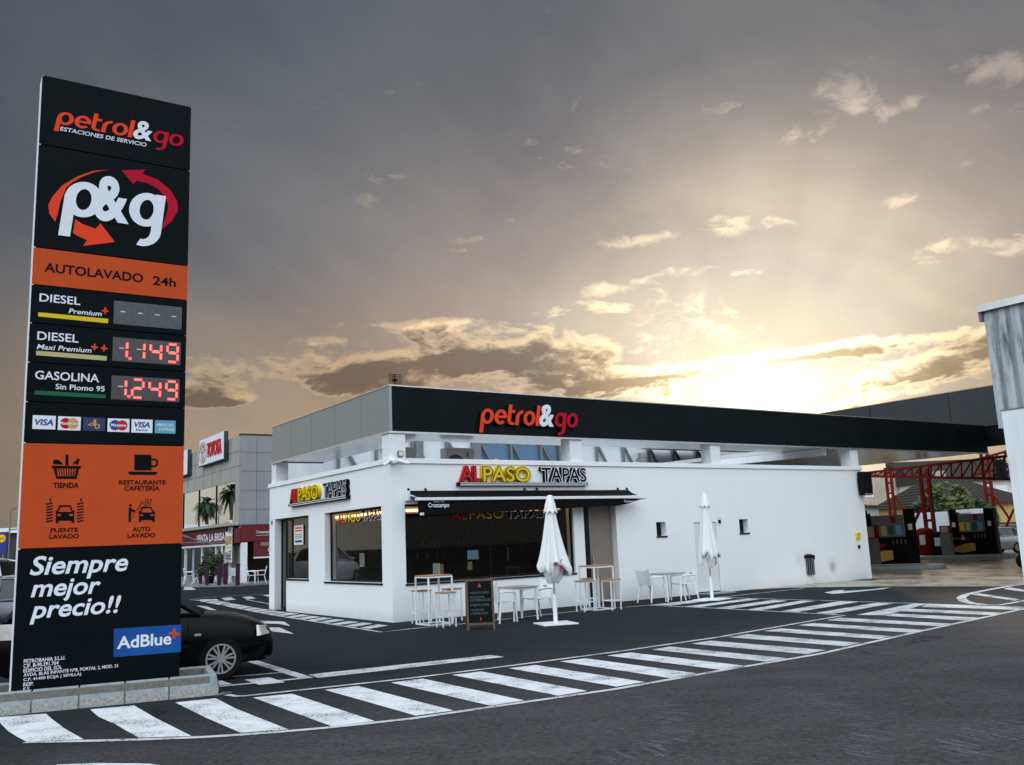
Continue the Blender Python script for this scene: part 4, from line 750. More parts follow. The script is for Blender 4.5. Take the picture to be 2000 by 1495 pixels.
def pump(label, pos, rz):
    t = thing('fuel_pump', label, 'fuel pump', pos, rz, 'fuel pumps on the forecourt')
    W = 2.2
    MB().box(0, W, 0, .62, 0, 1.12).build('cabinet', 'pump', t, bevel=.03)
    mb = MB(); mb.box(.05, .42, .05, .57, 1.122, 2.15); mb.box(.08, .3, .1, .5, 2.152, 2.3); mb.build('end_tower', 'pump', t, bevel=.02)
    MB().box(W-.48, W-.02, .03, .59, 1.122, 2.28).build('end_tower', 'pump', t, bevel=.02)
    MB().box(.43, W-.49, .12, .5, 1.122, 2.05).build('display_head', 'pumpgrey', t, bevel=.02)
    mb = MB()
    for k, mi in enumerate((0, 1, 2, 3)): mb.box(.5+.29*k, .72+.29*k, .112, .118, 1.2, 1.62, mi)
    mb.box(1.2, 1.4, .112, .118, 1.7, 1.98, 4); mb.build('grade_panel', ['yellow', 'sand', 'green', 'cyan', 'redplastic'], t)
    for x in (.24, 1.95): MB().box(x-.08, x+.08, .02, .045, 1.4, 1.65).build('screen', 'paper', t)
    mb = MB(); mb.text('petrol', FR, (.12, .72, .55, .9), .005, 0, bold=.02, shear=.1); mb.text('&', FR, (.56, .74, .7, .98), .005, 1, bold=.02); mb.text('go', FR, (.71, .68, .92, .86), .005, 2, bold=.02, shear=.1); mb.build('lettering', ['ored', 'sign_white', 'crimson'], t)
    mb = MB(); mb.prism([(.02, .16)]+[(.02+1.15*u_, .42+.16*math.sin(u_*2.6-.6)) for u_ in [i/10 for i in range(11)]]+[(1.17, .2), (.6, .10)], FR, .0, .004); mb.build('swoosh', 'gold', t)
    for k in range(4):
        x = 1.22+.16*k; MB().bar((x, -.03, .82), (x, -.1, 1.0), .05, .09).build('nozzle', 'pumpgrey', t)
        MB().tube([(x, -.08, .84), (x+.02, -.12, .5), (x+.05, -.12, .2), (x+.09, -.1, .14), (x+.13, -.06, .3), (x+.14, -.02, .9)], .022, 6).build('hose', 'blackplastic', t, True)
    return t
def island(label, a, b_, w):
    p = a; d = (b_-a); L = d.length; rz = math.atan2(d.y, d.x)
    t = thing('pump_island', label, 'kerb', p, rz, 'kerbed pump islands')
    mb = MB(); pts = [(0, 0)]+[(L+.0, 0)]+arc(L, w/2, w/2, w/2, -90, 90, 10)[1:-1]+[(L, w), (0, w)]
    mb.prism(pts, lambda x, y, z: Vector((x, y, z)), .005, .17, 0, True); mb.build('kerb', 'kerb', t, bevel=.02); return t
d1 = (gp(1822, 1112)-gp(1700, 1115)); p1 = gp(1700, 1115)
island('kerbed concrete island under the nearer fuel pump', p1-d1*.9, gp(1815, 1112), 1.3)
pump('black fuel pump nearer to the white building corner', gp(1699, 1111.5)-Vector((.2, .0, -.172)), math.atan2(d1.y, d1.x))
p2a, p2b = gp(1796, 1094), gp(1942, 1091.5)
island('kerbed concrete island under the farther fuel pump and two bins', p2a, p2b, 1.5)
r2 = math.atan2((p2b-p2a).y, (p2b-p2a).x)
pump('black fuel pump farther back beside the grey car', gp(1865, 1091)+Vector((0, .25, .172)), r2)
def forecourt_bin(label, px, body, h, r):
    t = thing('forecourt_bin', label, 'bin', gp(*px)+Vector((0, .45, .172)), r2, 'round bins on the pump island')
    MB().lathe([(r*.92, 0), (r, .06), (r, h*.8)], 24).build('body', body, t, True)
    MB().lathe([(r*1.02, h*.8), (r*1.04, h*.86), (r*.9, h*.95), (r*.5, h), (.01, h*1.01)], 24).build('lid', body, t, True)
    MB().box(-.16, .12, -r-.012, -r+.04, h*.4, h*.75).build('label', 'paper', t)
    return t
forecourt_bin('stout red bin with white sheet on its front', (1820, 1092), 'redplastic', 1.42, .43); forecourt_bin('black bin standing right of the red bin', (1848, 1091.5), 'blackplastic', 1.2, .36)
cc = loc_(gp(1717, 1050)); 
# goods stacked beside the pump
for k, (px, w, h, mt, lb_) in enumerate((((1716, 1113), .8, .55, 'redplastic', 'low red crate stack left of the nearer fuel pump'), ((1866, 1093), .5, .4, 'redplastic', 'red box standing left of the farther fuel pump'))):
    q = gp(*px)+Vector((.2, 1.1, .172)); t = thing('goods_crate', lb_, 'crate', q, r2)
    MB().box(-w/2, w/2, -.2, .2, 0, 1.1).build('stand', 'strut', t); MB().box(-w/2, w/2, -.2, .2, 1.102, 1.1+h).build('crate', mt, t, bevel=.02); MB().box(-w*.35, w*.35, -.205, -.2005, 1.15, 1.05+h).build('label', 'beige', t)

# ================================================================== HOUSES BEHIND
def facing(px0, px1, dist):
    """ground points at a depth, under two sight lines"""
    def g_(px): d = ray(px, 1000); d.z = 0; return Vector((d.x/d.y*dist, dist, 0))
    return g_(px0), g_(px1)
def zat(px, py, dist): d = ray(px, py); return CAMH+d.z/d.y*dist
def house(label, px0, px1, pyt, dist, depth, wallm, roof=None, wins=(), rise=1.8, group='houses behind the forecourt', slant=0.):
    a, b_ = facing(px0, px1, dist); h = zat((px0+px1)/2, pyt, dist); b_ = b_+Vector((0, slant, 0)); d = b_-a; L = d.length; rz = math.atan2(d.y, d.x)
    t = thing('house', label, 'house', a, rz, group)
    MB().box(0, L, 0, depth, 0, h).build('wall', wallm, t)
    if roof == 'hip':
        e = .4; r_ = min(depth, L)/2
        mb = MB(); mb.add([(-e, -e, h+.004), (L+e, -e, h+.004), (L+e, depth+e, h+.004), (-e, depth+e, h+.004), (L*.38, depth/2, h+rise), (L*.52, depth/2, h+rise)], [(0, 1, 5, 4), (1, 2, 5), (2, 3, 4, 5), (3, 0, 4), (3, 2, 1, 0)]); mb.build('roof', 'tile', t)
        MB().box(L*.40, L*.5, depth/2-.35, depth/2+.35, h+rise-.5, h+rise+.3).build('chimney', 'beige', t)
    elif roof == 'lean':
        mb = MB(); mb.add([(-.3, -.4, h+.02), (L+.3, -.4, h+.02), (L+.3, depth, h+rise), (-.3, depth, h+rise), (-.3, depth, h+.02), (L+.3, depth, h+.02)], [(0, 1, 2, 3), (0, 3, 4), (1, 5, 2), (0, 4, 5, 1), (4, 3, 2, 5)]); mb.build('roof', 'tile', t)
    elif roof == 'flat': MB().box(-.15, L+.15, -.15, depth+.15, h+.003, h+.2).build('roof', 'beige', t)
    for (x0, y0, x1, y1, sh2) in wins:
        qa_, qb_ = hit(x0, y1, a, Vector((-d.y, d.x, 0))), hit(x1, y0, a, Vector((-d.y, d.x, 0)))
        u0, u1 = (qa_-a).dot(d)/L, (qb_-a).dot(d)/L
        f = MB().box(u0, u1, -.06, -.002, qa_.z, qb_.z).build('window', 'white' if sh2 else 'darkmetal', t); MB().box(u0+.1, u1-.1, -.075, -.062, qa_.z+.1, qb_.z-.1).build('shutter' if sh2 else 'pane', 'paper' if sh2 else 'mirror', f)
    return t
house('old beige house with stained wall and shuttered windows behind the pumps', 1640, 1818, 925, 92, 9, 'beige', 'flat', ((1690, 957, 1705, 972, 1), (1737, 960, 1748, 974, 1), (1760, 962, 1772, 976, 1), (1790, 960, 1806, 976, 1)))
house('long white house with dark tiled roof behind the bush', 1814, 2040, 939, 86, 8, 'oldplaster', 'lean', ((1823, 957, 1843, 972, 1), (1946, 948, 1966, 966, 1)), 2.6)
house('ochre walled house under a dark hipped tile roof', 1812, 2020, 984, 66, 10, 'yellow_wall', 'hip', ((1950, 1020, 1985, 1045, 0),), 2.4)
house('low white shed with sloping roof left of the pumps', 1668, 1752, 988, 60, 7, 'oldplaster', 'lean', ((1706, 1024, 1722, 1040, 0),), 1.0, slant=3)
t = thing('yard_wall', 'low grey and white yard wall behind the bins', 'wall', facing(1740, 1790, 58)[0], 0.05); L_ = 9.; 
MB().box(0, L_, 0, .2, 0, 1.1).build('wall_panel', 'oldplaster', t); MB().box(0, L_, -.02, .22, 1.102, 1.16).build('coping', 'beige', t)
t = thing('container', 'white ribbed container behind the black bin', 'container', facing(1798, 1900, 57)[0], .05); MB().box(0, 1.7, 0, 2, 0, 2.5).build('side', 'whitepanel', t, bevel=.02); MB().box(1.72, 3.2, .1, 2, 0, 2.4).build('door', 'grey_panel', t, bevel=.02); MB().box(3.25, 4.7, 0, 2, 0, 2.6).build('panel', 'whitepanel', t, bevel=.02)
def foliage(mb, c, r, n, size, mi=0, clumps=14):
    cs = [Vector((random.gauss(0, .5), random.gauss(0, .5), random.gauss(0, .5))) for _ in range(clumps)]
    for i in range(n):
        q = random.choice(cs)+Vector((random.gauss(0, .22), random.gauss(0, .22), random.gauss(0, .22)))
        if q.length > 1.15: q *= 1.1/q.length
        p = Vector((c[0]+q.x*r[0], c[1]+q.y*r[1], c[2]+q.z*r[2])); a = Vector((random.gauss(0, 1), random.gauss(0, 1), random.gauss(0, 1))).normalized(); b_ = a.orthogonal().normalized()
        s_ = size*random.uniform(.6, 1.3); mb.add([p-a*s_, p+b_*s_*.45, p+a*s_, p-b_*s_*.45], [(0, 1, 2, 3)], mi)
def bush(label, px, dist, w, h, n, mt, size=.22):
    a, _ = facing(px, px+10, dist); t = thing('bush', label, 'bush', a, 0, 'bushes behind the yard wall')
    mb = MB(); foliage(mb, (0, 0, h*.62), (w/2, w*.3, h*.45), n, size, 0, 22); mb.build('foliage', mt, t)
    mb = MB()
    for k in range(5): mb.tube([(random.uniform(-.2, .2), 0, 0), (random.uniform(-.6, .6), 0, h*.4), (random.uniform(-w*.3, w*.3), random.uniform(-.3, .3), h*.75)], [.09, .06, .03], 6)
    mb.build('stem', 'bark', t)
bush('large light green bush behind the thick red column', 1848, 61, 3.4, 4.0, 5200, 'leaf'); bush('dark green bush right of the light green one', 1898, 62, 2.8, 3.2, 3600, 'leafdark'); bush('low dark bush in the shade behind the nearer pump', 1808, 60, 1.8, 3.1, 1800, 'leafdark')

# ================================================================== CORRUGATED SHED (right edge)
SX, SY = 19.77, -4.52
t = bthing('shed', 'tall shed of grey corrugated sheet over a white rendered wall at the right edge', 'shed', (SX, SY, 0))
MB().box(.0, 8, -9, 0, 0, 5.28).build('lower_wall', 'shedwall', t)
mb = MB(); mb.box(.12, 8, -9, .22, 4.75, 8.66); mb.build('corrugated_wall', 'corrugated', t)
mb = MB(); mb.box(-.05, 8.1, -9, .34, 8.662, 8.9); mb.build('roof_edge', 'alu', t); mb = MB(); mb.box(.0, .2, .23, .33, 8.35, 8.655); mb.build('gutter', M('mauve_trim', (.18, .1, .17), .5), t)
mb = MB(); mb.box(-.015, .1, -9, .02, 5.282, 5.33); mb.build('flashing', 'strut', t)
t = bthing('floodlight', 'dark floodlight on a bracket at the edge of the white shed wall', 'lamp', (SX-.02, SY+.02, 3.1)); MB().box(-.2, .0, .02, .3, 0, .62).build('housing', 'blackplastic', t, bevel=.03); MB().bar((-.05, 0, .3), (-.05, .1, .3), .06).build('bracket', 'strut', t)

# ================================================================== DEALERSHIP AND RED RESTAURANT (left)
TXc, TYc = 6.65, 32.3
D = bthing('car_dealership', 'grey panelled dealership with mirrored window band behind the totem', 'building', (TXc, TYc, 0))
of = (TXc, TYc, 0)
def vx2(x, y): p = loc_(hit(x, y, C0+U*TXc, U)); return p.y-TYc, p.z
def vy2(x, y): p = loc_(hit(x, y, C0+V*TYc, V)); return p.x-TXc, p.z
H_ = 8.5
g0, g1 = 3.5, 5.92
mb = MB(); mb.box(0, 26, 0, .3, 2.5, H_); mb.build('front_wall', 'grey_panel', D)
mb = MB(); mb.box(0, .3, .302, 45, g1, H_); mb.box(0, .3, .302, 1.0, 2.6, g1-.002); mb.box(0.1, .3, .302, 45, 0, g0); mb.build('side_wall', M('light_grey_panel', (.36, .35, .33), .55, .1, var=.12, scale=1.2, stretch=(1, 1, .3)), D)
MB().box(.12, 26, .302, 45, 8.2, 8.3).build('roof', 'kerb', D)
mb = MB()
for k in range(1, 24): mb.box(-.012, .0, 1.9*k, 1.9*k+.03, g1, H_)
for z in (6.75, 7.6): mb.box(-.012, .0, 0, 45, z, z+.025)
for z in (4.2, 5.3, 6.4, 7.5): mb.box(0, 26, -.012, 0, z, z+.025)
for x in (.9, 2.8, 4.7, 6.6): mb.box(x, x+.03, -.014, 0, 3, H_)
mb.build('panel_joint', M('joint_grey', (.16, .165, .175), .7), D)  # joint lines in a grey darker than the panels
MB().box(-.04, 26, -.04, .34, H_+.002, H_+.08).build('roof_trim', 'dark_grey', D)
f = MB().box(-.01, .14, 1.0, 45, g0+.002, g0+.06).build('window_band', 'darkmetal', D)
for k in range(0, 8): MB().box(.0, .14, 1.02+3.8*k, 1.07+3.8*k, g0+.061, g1-.002).build('mullion', 'darkmetal', f)
MB().box(.05, .09, 1.0, 45, g0+.002, g1-.004).build('pane', 'mirror', f)
MB().box(-.55, .0, .2, 45, g0-.18, g0).build('ledge', 'alu', D, bevel=.01)
mb = MB(); mb.box(.1, 26, 14, 14.2, 0, 8); mb.build('inner_wall', 'interior', D)
# dealer signs
def dealer_sign(label, y0, y1, z0, z1, full):
    t = bthing('dealer_sign', label, 'sign', (TXc-.3, TYc, 0)); F = lambda a, b, c: Vector((-c, -a, b))
    mb = MB(); mb.prism([(-y1, z0), (-y0, z0), (-y0, z1), (-y1, z1)], F, -.25, .0, 0, True); mb.build('panel', ['sign_white'], t, bevel=.02)
    mb = MB(); mb.prism([(-y1-.05, z0-.05), (-y0+.05, z0-.05), (-y0+.05, z0), (-y1-.05, z0)], F, -.25, .0, 0, True); mb.prism([(-y0, z0), (-y0+.05, z0), (-y0+.05, z1), (-y0, z1)], F, -.25, .0, 0, True); mb.build('edge', 'dark_grey', t)
    L = y1-y0; h = z1-z0
    if full:
        mb = MB(); mb.text('TOYOTA', F, (-y1+L*.36, z0+h*.22, -y0-L*.07, z0+h*.78), .06, 0, depth=.06, bold=.02); mb.build('letters', 'red', t)
        mb = MB(); cx = -y1+L*.17; cy = z0+h*.5
        mb.stroke(arc(cx, cy, L*.15, h*.36, 0, 345, 26), .13, F, 0, .06, 0, True); mb.stroke(arc(cx, cy+h*.04, L*.045, h*.30, 0, 345, 20), .09, F, 0, .064, 0, True); mb.stroke(arc(cx, cy+h*.17, L*.11, h*.13, 0, 345, 20), .09, F, 0, .068, 0, True); mb.build('emblem', 'chrome', t)
    return t
ya, za = vx2(398, 900); yb, zb_ = vx2(447, 862)
dealer_sign('white TOYOTA sign with silver emblem on the grey dealership parapet', yb, ya, 7.35, 9.0, True)
dealer_sign('blank end of a second white dealership sign just right of the totem', vx2(375, 900)[0], vx2(335, 900)[0], 7.1, 8.75, False)
# ---- red bar
R_ = bthing('street_bar', 'street level bar with dark red fascia and glazed front under the dealership', 'bar', (TXc-.15, TYc-.6, 0))
of = (TXc-.15, TYc-.6, 0)
zr0, zr1 = 2.34, 3.14
mb = MB(); mb.box(-.1, 0, .0, 20, zr0, zr1); mb.build('red_fascia', 'redaw', R_)
mb = MB(); mb.box(0.0, 9, -.1, 0, zr0+.05, zr1+.15); mb.build('front_fascia', 'redaw', R_)
mb = MB(); mb.box(.62, 9, -.35, -.3, 1.52, 2.36); mb.build('awning_drop', 'redaw', R_); mb = MB(); mb.box(.62, 9, -.38, -.28, 1.44, 1.518); mb.build('awning_bar', 'white', R_)
mb = MB(); mb.box(1.0, 9, -.356, -.351, 2.12, 2.33); mb.build('clear_strip', 'taupe', R_)
FB = lambda a, b, c: Vector((a, -c, b))
mb = MB(); mb.text('Cruzcampo', FB, (.82, 2.78, 1.58, 2.98), .106, bold=.01); mb.box(.82, 1.55, -.108, -.102, 2.7, 2.715); mb.text('Cruzcampo', FB, (1.42, 1.72, 2.6, 2.0), .356, bold=.02); mb.box(1.42, 2.5, -.358, -.352, 1.63, 1.645); mb.build('lettering', 'sign_white', R_)
FS = lambda a, b, c: Vector((-.1-c, -a, b))
vxl = lambda x, y: loc_(hit(x, y, C0+U*(TXc-.25), U)).y-(TYc-.6); y1_ = vxl(385, 1045); y0_ = vxl(440, 1045)
mb = MB(); mb.text('VENTA LA BRISA', FS, (-y1_, zr0+.2, -y0_, zr1-.14), .03, bold=.02, sp=1.0); mb.build('name_letters', 'sign_white', R_)
for x, y in ((0, -.2), (-.05, 2.0), (-.05, 4.6), (-.05, 7.6), (-.05, 11.5)):
    MB().box(x-.0, x+.3 if y < 0 else x+.14, y, y+.3 if y < 0 else y+.14, .145, zr0-.002).build('post', 'white', R_)
mb = MB(); mb.box(.25, .3, 2.2, 20, .145, zr0); mb.build('glazed_front', 'mirror', R_); MB().box(-.1, .0, 2.2, 20, zr0-.12, zr0-.002).build('lintel', 'white', R_)
mb = MB(); mb.box(.6, 9, 3.0, 3.1, .145, 3.1); mb.box(.5, .6, .7, 20, .145, 3.1); mb.build('dark_back_wall', 'interior', R_)
mb = MB(); mb.box(.0, 9, -.1, .55, zr1+.16, zr1+.2); mb.build('terrace_roof', 'dark_grey', R_)
mb = MB()
for (a, b_) in (((vx2(358, 1042)), vx2(440, 1063)), (vx2(358, 1036), vx2(420, 1062)), (vx2(358, 1060), vx2(470, 1059))): mb.cyl((-.5, a[0]+.6, a[1]), (-.5, b_[0]+.6, b_[1]), .03, n=6)
mb.build('stay_rod', 'alu', R_)
t = bthing('menu_banner', 'tall menu banner with food pictures and 6€ price hanging beside the white post', 'banner', (TXc-.35, TYc-.1, 0)); F = lambda a, b, c: Vector((-c, -a, b-.25)); 
mb = MB(); mb.prism([(-1.75, 1.5), (-.5, 1.5), (-.5, 3.9), (-1.75, 3.9)], F, -.02, 0, 0, True)
mb.text('6€', F, (-1.35, 1.65, -.6, 2.2), .004, 1, bold=.02); mb.text('8€', F, (-1.1, 3.15, -.55, 3.55), .004, 1, bold=.02)
for k, (a, b_, w, h, mi) in enumerate(((-1.7, 2.5, .5, .5, 2), (-1.15, 2.55, .6, .45, 3), (-1.7, 3.25, .5, .4, 1), (-1.65, 1.7, .2, .4, 1), (-1.7, 3.6, .7, .25, 3), (-1.7, 2.3, 1.1, .08, 4))): mb.prism([(a, b_), (a+w, b_), (a+w, b_+h), (a, b_+h)], F, .004, .004, mi)
mb.build('sheet', ['paper', 'ink', 'gold', 'kraft', 'yellow'], t)
for k, (x, y) in enumerate(((391, 1141), (404, 1142), (428, 1143.5), (440, 1142), (464, 1144))):
    t = thing('terrace_post', f'{("first", "second", "third", "fourth", "fifth")[k]} from left of the five purple posts along the bar terrace', 'post', gp(x, y, .14), YAW, 'purple terrace posts'); MB().box(-.09, .09, -.09, .09, 0, 1.05).build('shaft', 'purple', t, bevel=.01); MB().box(-.11, .11, -.11, .11, 1.052, 1.1).build('cap', 'purple', t, bevel=.01)
t = thing('potted_plant', 'dark leafy plant in a pot on the bar terrace', 'plant', gp(395, 1142, .14)+Vector((0, 1.2, 0)), 0); MB().lathe([(.2, 0), (.26, .4), (.28, .42), (.0, .41)]).build('pot', 'blackplastic', t, True); mb = MB(); foliage(mb, (0, 0, 1.2), (.65, .6, .75), 900, .11); mb.build('foliage', 'leafdark', t)

# palms across the street, mirrored in the window band
def palm(label, px, py, dist):
    Pm = hit(px, py, C0+U*TXc, U); d = (Pm-CO).normalized(); r = d-2*d.dot(U)*U; q = Pm+r*dist
    t = thing('palm_tree', label, 'palm', (q.x, q.y, 0), 0, 'palms across the street')
    MB().tube([(0, 0, 0), (.12, 0, q.z*.5), (0, 0, q.z)], [.32, .24, .2], 10).build('trunk', 'bark', t, True)
    mb = MB()
    for i in range(46):
        a = random.uniform(0, 6.283); e = random.uniform(-.9, 1.1); L = random.uniform(2.0, 2.8); pv = None
        for k in range(7):
            f = k/6; x = L*f*math.cos(e)*(1-.1*f); p = Vector((math.cos(a)*x, math.sin(a)*x, q.z+L*f*math.sin(e)-1.3*f*f)); w = .30*math.sin(3.14*(.12+.84*f)); sd_ = Vector((-math.sin(a), math.cos(a), 0))*w
            if pv: mb.add([pv[0]-pv[1], pv[0]+pv[1], p+sd_, p-sd_], [(0, 1, 2, 3)])
            pv = (p, sd_)
    mb.build('crown', 'leafdark', t)
palm('tall palm across the street mirrored at the right of the window band', 452, 958, 66); palm('second palm across the street mirrored left of the taller one', 404, 982, 74)
# ================================================================== CAFE FURNITURE
def chair_proto(label, loc, rz):
    t = thing('plastic_chair', label, 'chair', loc, rz, 'white plastic armchairs')
    MB().grid(lambda u, v: ((u-.5)*.47*(1-.06*v), -.22+.44*v, .445+.018*abs(2*u-1)**2-.012*math.sin(v*3.1)), 6, 6, .018).build('seat', 'whiteplastic', t, True)
    def bk(u, v):
        e = 2*u-1; return (e*.225*(1+.13*v*v), .205+.11*v-.05*(1-e*e)*(.4+.6*v)+.03, .46+.40*v+.045*abs(e)**3*v-.02*(1-e*e)*v)
    MB().grid(bk, 10, 8, .014).build('backrest', 'whiteplastic', t, True)
    for s in (-1, 1):
        MB().tube([(s*.24, .25, .66), (s*.265, .1, .672), (s*.275, -.1, .665), (s*.27, -.2, .645), (s*.262, -.232, .60), (s*.255, -.235, .45)], [.024, .026, .028, .028, .024, .02], 8, flat=.75).build('armrest', 'whiteplastic', t, True)
        MB().tube([(s*.25, -.23, .455), (s*.268, -.255, 0)], [.025, .017], 8).build('leg', 'whiteplastic', t, True)
        MB().tube([(s*.215, .2, .46), (s*.25, .31, 0)], [.025, .017], 8).build('leg', 'whiteplastic', t, True)
    mb = MB(); mb.box(-.06, .06, .255, .262, .70, .725); mb.build('back_slot', 'strut', t)
    return t
ch = chair_proto('white plastic armchair left of the table by the white door', gp(1274, 1176.5), YAW+math.pi/2+.1)
dup(ch, gp(1337, 1172.5), YAW-math.pi/2-.25, 'white plastic armchair right of the table by the white door')
dup(ch, gp(978, 1216), YAW+math.pi/2+.25, 'white plastic armchair right behind the chalkboard')
dup(ch, gp(1051, 1207.5), YAW-math.pi/2+.1, 'white plastic armchair behind the nearer parasol')
dup(ch, gp(492, 1141, .14), YAW+.9, 'white plastic chair by the white post of the red bar', 'chairs on the bar terrace'); dup(ch, gp(508, 1140, .14), YAW-1.9, 'white plastic chair rightmost under the lower red awning', 'chairs on the bar terrace'); dup(ch, gp(450, 1141.5, .14)+Vector((0, .8, 0)), YAW+2.6, 'white plastic chair behind the purple posts', 'chairs on the bar terrace'); dup(ch, gp(365, 1141, .14)+Vector((0, .4, 0)), YAW+1.2, 'white plastic chair partly hidden at the totem edge', 'chairs on the bar terrace')
def cafe_table(label, loc, rz):
    t = thing('cafe_table', label, 'table', loc, rz, 'square cafe tables')
    MB().box(-.36, .36, -.36, .36, .725, .75).build('tabletop', M('grey_top', (.36, .31, .27), .5), t, bevel=.006)
    MB().box(-.33, .33, -.33, .33, .69, .724).build('apron', 'whiteplastic', t)
    for sx in (-1, 1):
        for sy in (-1, 1): MB().tube([(sx*.31, sy*.31, .70), (sx*.29, sy*.29, .4), (sx*.33, sy*.33, 0)], .02, 8).build('leg', 'whiteplastic', t, True)
    return t
ct1 = cafe_table('white legged square table between chalkboard and nearer parasol', gp(1012, 1211), YAW); dup(ct1, gp(1306, 1174), YAW, 'white legged square table between two chairs by the white door')
def steel_table():
    t = thing('folding_table', 'silver crossed leg table at the left of the bar terrace', 'table', gp(385, 1141, .14), YAW)
    MB().cyl((0, 0, .72), (0, 0, .74), .35, n=24).build('tabletop', 'alu', t)
    for a in (0, 1.57, 3.14, 4.71): MB().tube([(.25*math.cos(a), .25*math.sin(a), .72), (-.03*math.cos(a), -.03*math.sin(a), .42), (.32*math.cos(a), .32*math.sin(a), 0)], .02).build('leg', 'alu', t)
steel_table()
def bar_table(label, loc, rz):
    t = thing('bar_table', label, 'table', loc, rz, 'high bar tables'); s = .3; h = 1.06
    MB().box(-.31, .31, -.31, .31, h, h+.03).build('tabletop', 'wood', t, bevel=.004)
    for sx in (-1, 1):
        for sy in (-1, 1): MB().box(sx*s-.016, sx*s+.016, sy*s-.016, sy*s+.016, 0, h-.031).build('leg', 'white', t)
    mb = MB()
    for z in (.015, h-.016):
        for s_ in (-1, 1): mb.box(-s-.016, s+.016, s_*s-.015, s_*s+.015, z-.014, z+.014); mb.box(s_*s-.015, s_*s+.015, -s+.016, s-.016, z-.013, z+.013)
    mb.build('frame_rail', 'white', t); return t
b1 = bar_table('wooden topped high table at the front corner of the building', gp(849, 1219.5), YAW); dup(b1, gp(1168, 1190.5), YAW, 'wooden topped high table in front of the taupe door')
def stool(label, loc, rz, g):
    t = thing('bar_stool', label, 'stool', loc, rz, g); s = .155; h = .72
    MB().box(-.18, .18, -.18, .18, h, h+.025).build('seat', 'wood', t, bevel=.004)
    for sx in (-1, 1):
        for sy in (-1, 1): MB().box(sx*s-.012, sx*s+.012, sy*s-.012, sy*s+.012, 0, h-.026).build('leg', 'white', t)
    mb = MB()
    for s_ in (-1, 1):
        mb.box(-s, s, s_*s-.011, s_*s+.011, h-.026, h-.002); mb.box(s_*s-.011, s_*s+.011, -s+.012, s-.012, h-.025, h-.003); mb.box(-s, s, s_*s-.01, s_*s+.01, .22, .242); mb.box(s_*s-.01, s_*s+.01, -s+.012, s-.012, .221, .241)
    mb.build('foot_rail', 'white', t); return t
s1 = stool('bar stool left of the corner high table', gp(824, 1217.5), YAW+.1, 'bar stools'); dup(s1, gp(872, 1225), YAW-.05, 'bar stool in front of the corner high table'); dup(s1, gp(884, 1213), YAW+.15, 'bar stool behind the corner high table to its right')
dup(s1, gp(1144, 1194.5), YAW, 'bar stool left of the high table by the taupe door'); dup(s1, gp(1196, 1191.5), YAW+.1, 'bar stool right of the high table by the taupe door'); dup(s1, gp(1152, 1187), YAW+.05, 'bar stool behind the high table by the taupe door')
# ---- chalkboard
t = thing('chalkboard', 'brown framed pavement chalkboard with chalk menu beside the bar stools', 'chalkboard', gp(940, 1231), .12)
def leaf_(sgn, nm):
    T = Matrix.Rotation(-sgn*.14, 4, 'X') if sgn > 0 else Matrix.Translation((0, .34, 0)) @ Matrix.Rotation(.14, 4, 'X')
    mb = MB(); W, H = .29, 1.03
    for x in (-W, W-.045): mb.box(x, x+.045, -.015, .015, 0, H, T=T)
    for z in (.1, H-.045): mb.box(-W+.045, W-.045, -.014, .014, z, z+.045, T=T)
    mb.build('frame', 'darkwood', t); MB().box(-W+.046, W-.046, -.006, .008, .146, H-.046, T=T).build('slate_panel' if sgn > 0 else 'rear_panel', 'slate', t)
    return T
T_ = leaf_(1, ''); leaf_(-1, '')
FC = lambda a, b, c: T_ @ Vector((a, -.007-c, b)); mb = MB()
for s_, b_, w in (('•DESAYUNOS', .73, .40), ('•PLATOS', .64, .3), ('COMBINADOS', .58, .43), ('•MENU DIA', .48, .4), ('•TAPAS', .38, .28), ('VARIADAS', .31, .36)): MB().text(s_, FC, (-.21, b_, -.21+w, b_+.045), .002, 0, bold=-.005).build('writing_line', 'chalk', t)
mb.prism([(-.045, .86), (.045, .86), (.0, .95)], FC, .002, .002, 1); mb.prism([(-.015, .19), (.015, .19), (.01, .26), (-.01, .26)], FC, .002, .002, 1); mb.build('chalk_drawing', ['chalk', 'chalkred'], t)
